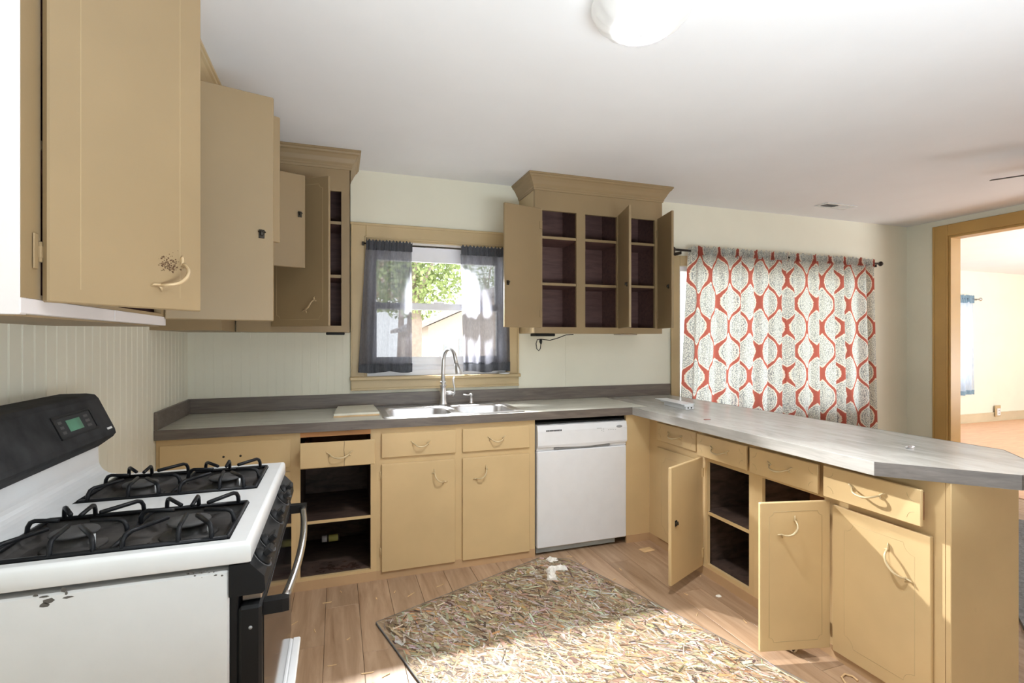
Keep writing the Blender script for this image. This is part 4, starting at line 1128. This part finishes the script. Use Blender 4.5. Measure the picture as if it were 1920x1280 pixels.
# bottle in the open cabinet
bt = thing('pill_bottle', 'small bottle with yellow label and white cap lying in the open base cabinet', 'bottle', (-0.03, 3.42, 0.1135))
xf = Matrix.Translation((-0.09, 3.42, 0.1355))
MB(xf).lathe([(0.001, 0.0), (0.020, 0.0), (0.020, 0.03), (0.001, 0.03)], 16, 'x').build('cap', M['white'], bt)
MB(xf).lathe([(0.019, 0.03), (0.021, 0.034), (0.021, 0.10), (0.019, 0.104), (0.001, 0.104)], 16, 'x').build('bottle_body', plain('amber_plastic', (70, 60, 50), 0.3), bt)
MB(xf).lathe([(0.0213, 0.040), (0.0216, 0.042), (0.0216, 0.094), (0.0213, 0.096)], 16, 'x').build('paper_label', plain('yellow_label', (210, 205, 120), 0.5), bt)

# ------------------------------------------------------------------ curtains
def curtain(parent, name, mat, x0, x1, z0, z1, y, folds, amp, seed, flare0=0.0, flare1=0.0, fullness=1.6, nx=160, nz=26, v0=0.0, ruffle=False, skip=1):
    rr = random.Random(seed)
    ph = [rr.uniform(0, 6.28) for _ in range(6)]; fr_ = [folds * rr.uniform(0.85, 1.15) for _ in range(3)]
    V, UV, F = [], [], []
    L = (x1 - x0) * fullness
    for j in range(nz + 1):
        v = j / nz; z = z0 + (z1 - z0) * v
        a0 = x0 - flare0 * (1 - v); a1 = x1 + flare1 * (1 - v)
        for i in range(nx + 1):
            u_ = i / nx
            k = amp * (0.55 + 0.45 * (1 - v))
            w_ = math.sin(2 * PI * fr_[0] * u_ + ph[0] + 0.7 * math.sin(2 * PI * 1.7 * u_ + ph[3])) + 0.45 * math.sin(2 * PI * fr_[1] * 1.9 * u_ + ph[1]) + 0.3 * math.sin(2 * PI * fr_[2] * 0.45 * u_ + ph[2] + 1.2 * (1 - v))
            if ruffle:
                w_ += 0.9 * math.sin(2 * PI * folds * 3.1 * u_ + ph[4])
            dx = 0.25 * k * math.cos(2 * PI * fr_[0] * u_ + ph[0])
            zz = z
            if ruffle and (j == nz): zz = z + 0.008 * math.sin(2 * PI * folds * 2.3 * u_ + ph[5])
            if (not ruffle) and j == 0: zz = z + 0.006 * math.sin(2 * PI * folds * 0.5 * u_ + ph[5])
            V.append((a0 + (a1 - a0) * u_ + dx, y + k * w_, zz))
            UV.append((u_ * L, z))
    for j in range(nz):
        for i in range(nx):
            a = j * (nx + 1) + i
            F.append((a, a + 1, a + nx + 2, a + nx + 1))
    off = wloc(parent)
    me = bpy.data.meshes.new(name)
    me.from_pydata([tuple(Vector(p) - off) for p in V], [], F)
    me.polygons.foreach_set('use_smooth', [True] * len(F))
    uvl = me.uv_layers.new(name='UVMap')
    for lp in me.loops: uvl.data[lp.index].uv = UV[lp.vertex_index]
    me.materials.append(mat)
    o = bpy.data.objects.new(name, me); C.objects.link(o); o.parent = parent
    return o
CY = 3.545
rd = thing('curtain_rod', 'dark bronze curtain rod with ball finials above the patterned curtains', 'curtain rod', (3.86, CY, 2.135))
MB().tube([(2.66, CY, 2.135), (5.0, CY, 2.135)], 0.009, 10).build('rod', M['rodm'], rd)
for xx, sg in ((5.0, 1), (2.66, -1)):
    MB().lathe([(0.006, 0), (0.010, 0.006), (0.006, 0.012), (0.018, 0.022), (0.024, 0.034), (0.018, 0.048), (0.002, 0.056)], 16, 'x', (0, 0, 0), Matrix.Translation((xx, CY, 2.135)) @ Matrix.Scale(sg, 4, (1, 0, 0))).build('finial', M['rodm'], rd)
for xx in (2.70, 4.975):
    MB().box((xx - 0.006, CY - 0.004, 2.10), (xx + 0.006, YB - 0.0005, 2.125), 0.002).box((xx - 0.012, YB - 0.006, 2.07), (xx + 0.012, YB - 0.0005, 2.15), 0.002).build('bracket', M['rodm'], rd)
for k, (a, b, f0, f1, sd_) in enumerate(((2.785, 3.84, 0.09, 0.0, 4), (3.855, 4.935, 0.0, 0.05, 9))):
    lb = ['left panel of red ogee patterned curtain, brightly backlit', 'right panel of red ogee patterned curtain, with darker hem'][k]
    p = thing('patterned_curtain', lb, 'curtain', ((a + b) / 2, CY, 0.5), 'patterned curtains on the wide window')
    curtain(p, 'drape', M['ogee'], a, b, 0.50, 2.115, CY, 6.5, 0.030, sd_, f0, f1, 1.45)
    curtain(p, 'gathered_header', M['ogee'], a, b, 2.10, 2.172, CY - 0.022, 9, 0.008, sd_ + 20, 0, 0, 1.6, 220, 4, ruffle=True)
    curtain(p, 'rod_pocket', M['ogee'], a, b, 2.105, 2.16, CY + 0.014, 8, 0.006, sd_ + 40, 0, 0, 1.6, 160, 3)
GY = 3.60
rd = thing('curtain_rod', 'slim tension rod across the top of the sink window', 'curtain rod', (0.7, GY, 2.045))
MB().tube([(0.17, GY, 2.045), (1.235, GY, 2.045)], 0.006, 8).build('rod', M['dark'], rd)
MB().box((0.16, GY - 0.004, 2.033), (0.176, YB - 0.019, 2.057), 0.002).box((1.225, GY - 0.004, 2.033), (1.241, YB - 0.019, 2.057), 0.002).build('bracket', M['dark'], rd)
for k, (a, b, f0, f1, sd_) in enumerate(((0.185, 0.498, 0.045, 0.005, 12), (0.842, 1.215, -0.02, 0.012, 15))):
    lb = ['grey sheer curtain on the left half of the sink window', 'grey sheer curtain on the right half of the sink window'][k]
    p = thing('sheer_curtain', lb, 'curtain', ((a + b) / 2, GY, 1.18), 'grey curtains at the sink window')
    curtain(p, 'drape', M['sheer'], a, b, 1.215, 2.01, GY, 3.2, 0.016, sd_, f0, f1, 1.5, 110, 20)
    curtain(p, 'hem', M['sheer_hem'], a - f0, b + f1, 1.165 - k * 0.008, 1.225, GY, 3.2, 0.016, sd_, 0.002, 0.002, 1.5, 110, 3)
    curtain(p, 'rod_pocket', M['sheer_hem'], a, b, 2.000, 2.066, GY - 0.018, 6, 0.007, sd_ + 2, 0, 0, 1.5, 130, 4, ruffle=True)
BY = 5.50
rd = thing('curtain_rod', 'brass curtain rod over the blue curtain in the adjoining room', 'curtain rod', (9.4, BY, 2.07))
MB().tube([(8.6, BY, 2.07), (10.12, BY, 2.07)], 0.009, 8).build('rod', M['nickel'], rd)
MB().lathe([(0.006, 0), (0.02, 0.012), (0.03, 0.03), (0.022, 0.05), (0.002, 0.06)], 12, 'x', (10.12, BY, 2.07)).build('finial', M['nickel'], rd)
MB().box((10.06, BY, 2.05), (10.075, 5.5995, 2.065)).build('bracket', M['nickel'], rd)
p = thing('blue_curtain', 'pale blue sheer curtain on the window seen through the wide opening', 'curtain', (9.4, BY, 0.5))
curtain(p, 'drape', M['blue'], 8.70, 9.98, 0.56, 2.02, BY, 7, 0.03, 31, 0, 0.04, 1.5, 140, 12)
curtain(p, 'hem', M['blue_hem'], 8.70, 10.02, 0.49, 0.565, BY, 7, 0.03, 31, 0, 0, 1.5, 140, 2)
curtain(p, 'gathered_header', M['blue_hem'], 8.70, 9.98, 2.0, 2.13, BY - 0.005, 9, 0.02, 33, 0, 0, 1.5, 160, 4, ruffle=True)

tag(MB().lathe([(0.001, W1[2] + 0.003), (0.038, W1[2] + 0.003), (0.045, W1[2] + 0.012), (0.043, W1[2] + 0.013), (0.035, W1[2] + 0.006), (0.001, W1[2] + 0.006)], 24, 'z', (1.175, 3.60, 0)).build('small_dish', M['enamel']), 'small white dish on the right end of the window sill', 'dish')

# outlet on the far baseboard
ou = thing('wall_outlet', 'white outlet box on the baseboard of the adjoining room', 'outlet', (10.75, 5.56, 0.1))
MB().box((10.66, 5.555, 0.08), (10.80, 5.5695, 0.27), 0.003).build('back_plate', M['trimp'], ou)
MB().box((10.70, 5.548, 0.10), (10.78, 5.556, 0.22), 0.003).build('cover', M['white'], ou)
m = MB()
for z in (0.135, 0.185):
    for dx in (0.728, 0.748): m.box((10 + dx, 5.547, z - 0.010), (10 + dx + 0.006, 5.5482, z + 0.010))
m.build('slot', M['black'], ou)

# ------------------------------------------------------------------ ceiling things
lx, ly = 0.985, 1.500
lp = thing('ceiling_light', 'white glass dome ceiling light in the middle of the kitchen', 'ceiling light', (lx, ly, ZC - 0.13))
MB().lathe([(0.13, ZC - 0.0005), (0.14, ZC - 0.01), (0.135, ZC - 0.025), (0.05, ZC - 0.03)], 40, 'z', (lx, ly, 0)).build('ceiling_pan', M['enamel'], lp)
mb = MB(); V = []; n, rings = 72, []
for k in range(13):
    t_ = k / 12
    rad = 0.172 * math.cos(t_ * PI / 2) ** 0.75 if k < 12 else 0.004
    zz = ZC - 0.022 - 0.098 * math.sin(t_ * PI / 2) ** 1.3
    rings.append([(lx + (rad + 0.0035 * math.sin(18 * 2 * PI * i / n) * math.sin(PI * min(1, t_ * 1.1))) * math.cos(2 * PI * i / n), ly + (rad + 0.0035 * math.sin(18 * 2 * PI * i / n) * math.sin(PI * min(1, t_ * 1.1))) * math.sin(2 * PI * i / n), zz) for i in range(n)])
mb.loft(rings, True, True, True)
mb.build('glass_shade', M['glassy'], lp)
dl_ = light('ceiling_lamp_bulb', 'SPOT', (lx, ly, ZC - 0.05), (lx, ly + 0.0001, 0), 400, (0.96, 0.98, 1.0), spot_size=math.radians(122), spot_blend=0.75, shadow_soft_size=0.10)
MB().lathe([(0.011, ZC - 0.118), (0.012, ZC - 0.123), (0.006, ZC - 0.128), (0.002, ZC - 0.131)], 14, 'z', (lx, ly, 0)).build('finial', M['white'], lp)
vt = thing('ceiling_vent', 'small white ceiling vent with dark slots above the patterned curtains', 'vent', (4.05, 3.26, ZC))
MB(T).plate(3.92, 4.26, 3.20, 3.33, [(3.94, 4.09, 3.225, 3.305), (4.10, 4.24, 3.225, 3.305)], ZC - 0.006, ZC - 0.0005).build('grille_frame', M['enamel'], vt)
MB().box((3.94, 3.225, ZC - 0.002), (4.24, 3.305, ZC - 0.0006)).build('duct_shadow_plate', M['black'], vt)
for i in range(5): MB().box((4.10, 3.228 + i * 0.016, ZC - 0.006), (4.24, 3.238 + i * 0.016, ZC - 0.003)).build('slat', M['enamel'], vt)
for i in range(2): MB().box((3.94, 3.245 + i * 0.03, ZC - 0.004), (4.09, 3.250 + i * 0.03, ZC - 0.003)).build('slat', M['grey'], vt)
fxx, fyy = 4.33, 1.60
fn = thing('ceiling_fan', 'dark-bladed ceiling fan at the right edge, only one blade tip in view', 'ceiling fan', (fxx, fyy, 2.42))
MB().lathe([(0.06, ZC - 0.0005), (0.055, ZC - 0.03), (0.015, ZC - 0.04), (0.015, 2.47), (0.09, 2.46), (0.10, 2.41), (0.06, 2.38), (0.01, 2.37)], 24, 'z', (fxx, fyy, 0)).build('motor_housing', M['white'], fn)
for k in range(5):
    a_ = math.radians(121 + 72 * k)
    xf = Matrix.Translation((fxx, fyy, 2.425)) @ Matrix.Rotation(a_, 4, 'Z') @ Matrix.Rotation(math.radians(-11.5), 4, 'X')
    MB(xf).box((0.14, -0.055, -0.003), (0.61, 0.055, 0.003), 0.002).build('blade', M['blade'], fn)
    MB(xf).box((0.07, -0.015, -0.006), (0.17, 0.015, -0.002), 0.001).build('blade_arm', M['white'], fn)

# ------------------------------------------------------------------ strand board on the floor
poly = [(0.182, 2.568), (1.206, 2.992), (1.378, 2.916), (1.612, 2.149), (1.80, 1.50), (1.62, 1.05), (0.52, 1.25), (0.320, 2.05)]
ob = thing('strand_board', 'large worn strand board sheet lying on the kitchen floor', 'board', (0.9, 2.0, 0.001))
MB().prism(poly, 0.0008, 0.010).build('board_core', M['osb'], ob)
mb = MB()
for i in range(len(poly)):
    p, q = Vector(poly[i] + (0,)), Vector(poly[(i + 1) % len(poly)] + (0,))
    d_ = (q - p).normalized(); n_ = Vector((-d_.y, d_.x, 0)) * 0.004
    mb.prism([(p.x, p.y), (q.x, q.y), (q.x + n_.x, q.y + n_.y), (p.x + n_.x, p.y + n_.y)], 0.0008, 0.0102)
mb.build('board_edge', M['osb_edge'], ob)
def inside(x, y):
    c_ = False
    for i in range(len(poly)):
        (xa, ya), (xb, yb) = poly[i], poly[i - 1]
        if (ya > y) != (yb > y) and x < (xb - xa) * (y - ya) / (yb - ya) + xa: c_ = not c_
    return c_
V, F, COL = [], [], []
pal = [(178, 168, 154), (170, 148, 118), (152, 130, 102), (178, 160, 132), (120, 92, 62), (148, 126, 98), (172, 152, 124), (198, 190, 178), (138, 116, 90), (184, 144, 98), (206, 198, 184), (104, 84, 66), (186, 170, 146), (168, 150, 128), (84, 68, 56)]
cnt = 0
while cnt < 11000:
    x_, y_ = R.uniform(0.18, 1.82), R.uniform(1.05, 3.0)
    if not inside(x_, y_): continue
    a_ = R.gauss(2.2, 0.7); L_ = R.uniform(0.014, 0.05) * (1.6 if cnt % 4 == 0 else 1); w_ = R.uniform(0.0008, 0.0065) * (1.9 if cnt % 5 == 0 else 1)
    dx, dy = math.cos(a_), math.sin(a_)
    if not (inside(x_ + dx * L_, y_ + dy * L_) and inside(x_ - dx * L_, y_ - dy * L_)): continue
    z_ = 0.0102 + R.uniform(0, 0.0016)
    o_ = len(V); tl = R.uniform(-0.0009, 0.0009); tw = R.uniform(-0.0006, 0.0006)
    c0 = Vector((x_, y_, z_)); d_ = Vector((dx, dy, 0)); n_ = Vector((-dy, dx, 0))
    V += [c0 - d_ * L_ * .8 - n_ * w_ * .6 + Vector((0, 0, -tl - tw)), c0 + d_ * L_ * .7 - n_ * w_ + Vector((0, 0, tl - tw)), c0 + d_ * L_ + n_ * w_ * .4 + Vector((0, 0, tl + tw)), c0 - d_ * L_ * .6 + n_ * w_ + Vector((0, 0, -tl + tw))]
    F.append((o_, o_ + 1, o_ + 2, o_ + 3)); COL.append(lin([v * R.uniform(0.9, 1.06) if v * 1.06 < 255 else v for v in R.choice(pal)]))
    cnt += 1
me = bpy.data.meshes.new('wood_strands')
off = Vector(ob.location)
me.from_pydata([tuple(v - off) for v in V], [], F)
ca = me.color_attributes.new('tint', 'FLOAT_COLOR', 'CORNER')
for p_ in me.polygons:
    for li in p_.loop_indices: ca.data[li].color = COL[p_.index]
me.materials.append(M['strand'])
o = bpy.data.objects.new('wood_strands', me); C.objects.link(o); o.parent = ob; o['kind'] = 'stuff'

# ------------------------------------------------------------------ debris on the floor
rr = random.Random(6)
mb = MB(); rings = []
for i in range(13):
    k = i / 12
    if k < 0.6: cx_, cy_ = 1.165 + 0.045 * k / 0.6, 2.685 + 0.13 * k / 0.6; dx, dy = -0.93, 0.3
    else: cx_, cy_ = 1.21 + 0.085 * (k - 0.6) / 0.4, 2.815 - 0.02 * (k - 0.6) / 0.4; dx, dy = -0.2 - 0.1 * k, 0.97
    w_ = 0.026 * rr.uniform(0.75, 1.25)
    rings.append([(cx_ + dx * w_ * q, cy_ + dy * w_ * q, 0.0135 + (0.020 * rr.uniform(0.3, 1.2) if abs(q) < 0.9 else 0.003 * rr.random())) for q in (-1, -0.55, -0.1, 0.35, 0.7, 1)] + [(cx_ + dx * w_, cy_ + dy * w_, 0.0125), (cx_ - dx * w_, cy_ - dy * w_, 0.0125)])
mb.loft(rings, True, True)
tag(mb.build('tissue', M['paper'], None), 'larger crumpled white tissue on the far corner of the strand board', 'tissue')
rumple('tissue', 'small white tissue scrap right against the dishwasher foot', 'tissue', 1.265, 2.93, 0.0125, 0.042, 0.030, 0.022, M['paper'], 8)
tag(MB(Matrix.Translation((1.937, 2.895, 0.0005)) @ Matrix.Rotation(0.1, 4, 'Z')).box((-0.045, -0.03, 0), (0.045, 0.03, 0.003), 0.001).build('tape_scrap', M['chip']), 'tan rectangular scrap on the floor near the corner filler', 'scrap')
rumple('plastic_cap', 'round white cap on the floor by the open peninsula door', 'cap', 1.953, 2.246, 0.0005, 0.016, 0.013, 0.008, M['paper'], 11)
rumple('paper_scrap', 'small white paper crumb on the strand board, between its brown and sunlit halves', 'scrap', 1.087, 2.133, 0.0125, 0.012, 0.016, 0.012, M['paper'], 12)
tag(MB().tube([(1.935, 1.50, 0.004), (1.955, 1.535, 0.006), (1.985, 1.545, 0.006), (2.005, 1.525, 0.005), (2.0, 1.50, 0.004)], 0.004, 7).build('tape_loop', M['chip']), 'curled tan strip on the floor below the end cabinet', 'scrap')
rr = random.Random(21)
spots = [(1.45, 2.85), (1.62, 2.70), (1.41, 2.97), (2.02, 2.47), (1.80, 2.32), (1.72, 2.13), (-0.05, 2.86), (0.02, 2.96), (0.20, 2.82), (0.30, 2.86), (0.55, 2.85), (-0.10, 2.60), (0.05, 2.48), (-0.20, 2.70), (0.12, 2.20), (0.15, 2.12), (0.19, 2.16), (0.38, 2.80), (1.90, 2.0), (1.87, 1.86), (1.52, 2.60), (-0.02, 2.30)]
for i, (x_, y_) in enumerate(spots):
    a_ = rr.uniform(0, PI); L_ = rr.uniform(0.010, 0.028); w_ = rr.uniform(0.0012, 0.004)
    xf = Matrix.Translation((x_, y_, 0.0006)) @ Matrix.Rotation(a_, 4, 'Z')
    tag(MB(xf).add([(-L_, -w_, 0), (L_, -w_ * .4, 0), (L_ * .9, w_, 0), (-L_ * .8, w_ * .7, 0), (-L_, -w_, 0.002), (L_, -w_ * .4, 0.003), (L_ * .9, w_, 0.0025), (-L_ * .8, w_ * .7, 0.002)], [(0, 1, 2, 3), (4, 5, 6, 7), (0, 1, 5, 4), (1, 2, 6, 5), (2, 3, 7, 6), (3, 0, 4, 7)]).build('wood_splinter', M['chip']), *((lambda w: ('pale wood splinter on the planks ' + w, 'splinter', 'wood splinters ' + w))('between the strand board and the peninsula' if x_ > 1.3 else ('right below the sink wall cabinets' if y_ > 2.75 else 'between the stove and the strand board'))))
# metal cup on its side under the open door
cu = thing('metal_cup', 'shiny steel cup lying on the floor under the open peninsula door, dark mouth forward', 'cup', (1.93, 1.80, 0))
dv = Vector((0.25, -0.97)).normalized()
cxf = frame2((1.893, 1.850, 0.034), dv, (-dv.y, dv.x)) 
MB(cxf).lathe([(0.001, 0.0), (0.027, 0.0), (0.030, 0.004), (0.033, 0.12), (0.0335, 0.125), (0.0315, 0.125), (0.0295, 0.02), (0.001, 0.018)], 28, 'x').build('cup_wall', M['metal'], cu)
MB(cxf).lathe([(0.001, 0.116), (0.0312, 0.116), (0.0312, 0.118), (0.001, 0.118)], 28, 'x').build('dark_mouth_disc', M['black'], cu)  # black disc stands in for the dark inside of the cup
# rug in the dining area
rg = MB(); pts_ = [(2.75, 1.25), (3.4, 1.0), (5.2, 1.7), (4.9, 2.5), (4.4, 2.45)]
rg.prism(pts_, 0.001, 0.02)
tag(rg.build('shag_rug', M['rug']), 'grey shag rug on the floor behind the peninsula end', 'rug')

# ------------------------------------------------------------------ outdoors
struct(MB().box((-25, YB + WT + 0.01, -0.9), (5.5, 50, -0.75)), 'ground', M['grass'], 'pale lawn outside the sink window')
struct(MB().box((5.5, 5.9, -0.9), (30, 50, -0.75)), 'ground', M['grass'], 'pale lawn outside the adjoining room')
hs = thing('neighbour_house', 'pale gabled house across the yard seen between the grey curtains', 'house', (6, 22, -0.75))
hx0, hx1, hy0 = 3.05, 12.0, 18.0
MB().add([(hx0, hy0, -0.75), (hx1, hy0, -0.75), (hx1, hy0, 1.9), ((hx0 + hx1) / 2, hy0, 3.9), (hx0, hy0, 1.9), (hx0, 26, -0.75), (hx1, 26, -0.75), (hx1, 26, 1.9), ((hx0 + hx1) / 2, 26, 3.9), (hx0, 26, 1.9)],
         [(0, 1, 2, 3, 4), (5, 6, 7, 8, 9), (0, 4, 9, 5), (1, 2, 7, 6)]).build('wall', M['housew'], hs)
mb = MB(); mxh = (hx0 + hx1) / 2
for sg in (-1, 1):
    xe = mxh + sg * ((hx1 - hx0) / 2 + 0.5); ze = 1.9 - 0.5 * 2.0 / ((hx1 - hx0) / 2)
    mb.add([(mxh, hy0 - 0.4, 3.95), (xe, hy0 - 0.4, ze + 0.05), (xe, 26.4, ze + 0.05), (mxh, 26.4, 3.95), (mxh, hy0 - 0.4, 4.1), (xe, hy0 - 0.4, ze + 0.2), (xe, 26.4, ze + 0.2), (mxh, 26.4, 4.1)], [(0, 1, 2, 3), (4, 5, 6, 7), (0, 1, 5, 4), (1, 2, 6, 5), (2, 3, 7, 6)])
mb.build('roof', M['roofm'], hs)
for wx, wz, ww, wh in ((3.6, 0.25, 0.12, 1.0), (4.15, 0.35, 0.12, 1.1)):
    MB().box((wx, hy0 - 0.04, wz), (wx + ww, hy0 + 0.02, wz + wh), 0.01).build('window', M['grey'], hs)
MB().box((5.3, hy0 - 0.05, -0.7), (6.15, hy0 + 0.02, 1.05), 0.01).build('door', M['roofm'], hs)
def tree(x, y, h, rad, mat, label, seed, group='trees in the yard'):
    rr = random.Random(seed)
    t = thing('yard_tree', label, 'tree', (x, y, -0.75), group)
    m = MB().tube([(x, y, -0.75), (x + 0.1, y, h * 0.35), (x - 0.1, y, h * 0.7)], [0.28, 0.2, 0.1], 8)
    for k in range(6):
        a_ = rr.uniform(0, 6.28); m.tube([(x, y, h * 0.35 + k * 0.3), (x + rad * .5 * math.cos(a_), y + rad * .5 * math.sin(a_), h * 0.55 + k * 0.35)], [0.08, 0.03], 6)
    m.build('trunk', M['bark'], t)
    V, F = [], []
    for i in range(5200):
        a_ = rr.uniform(0, 6.28); cz = rr.uniform(-1, 1); rr_ = rad * (rr.random() ** 0.4)
        s_ = math.sqrt(1 - cz * cz)
        p = Vector((x + rr_ * s_ * math.cos(a_), y + rr_ * s_ * math.sin(a_) * 0.8, h * 0.62 + rr_ * cz * 0.9))
        n1 = Vector((rr.gauss(0, 1), rr.gauss(0, 1), rr.gauss(0, 1))).normalized(); n2 = n1.cross(Vector((0.3, 0.2, 1))).normalized()
        l = rr.uniform(0.05, 0.10); o_ = len(V)
        V += [p - n1 * l, p + n2 * l * .6, p + n1 * l, p - n2 * l * .6]; F.append((o_, o_ + 1, o_ + 2, o_ + 3))
    mb = MB(); mb.add([tuple(v) for v in V], F); mb.build('foliage', mat, t, None, 'stuff')
tree(1.9, 14.0, 5.6, 1.7, M['leaf'], 'green leafy tree just left of the pale house', 1)
tree(9.5, 33, 8.0, 3.2, M['leaf'], 'green tree rising behind the pale house', 2)
tree(1.2, 22, 7.2, 1.9, M['leaf2'], 'tall pinkish autumn tree left behind the pale house', 3)
tree(4.6, 40, 10.5, 2.9, M['leaf2'], 'far pinkish tree behind the house roof', 4)
for o in bpy.data.objects:
    if o.name.startswith('foliage'): pass
print('objects', len(bpy.data.objects))
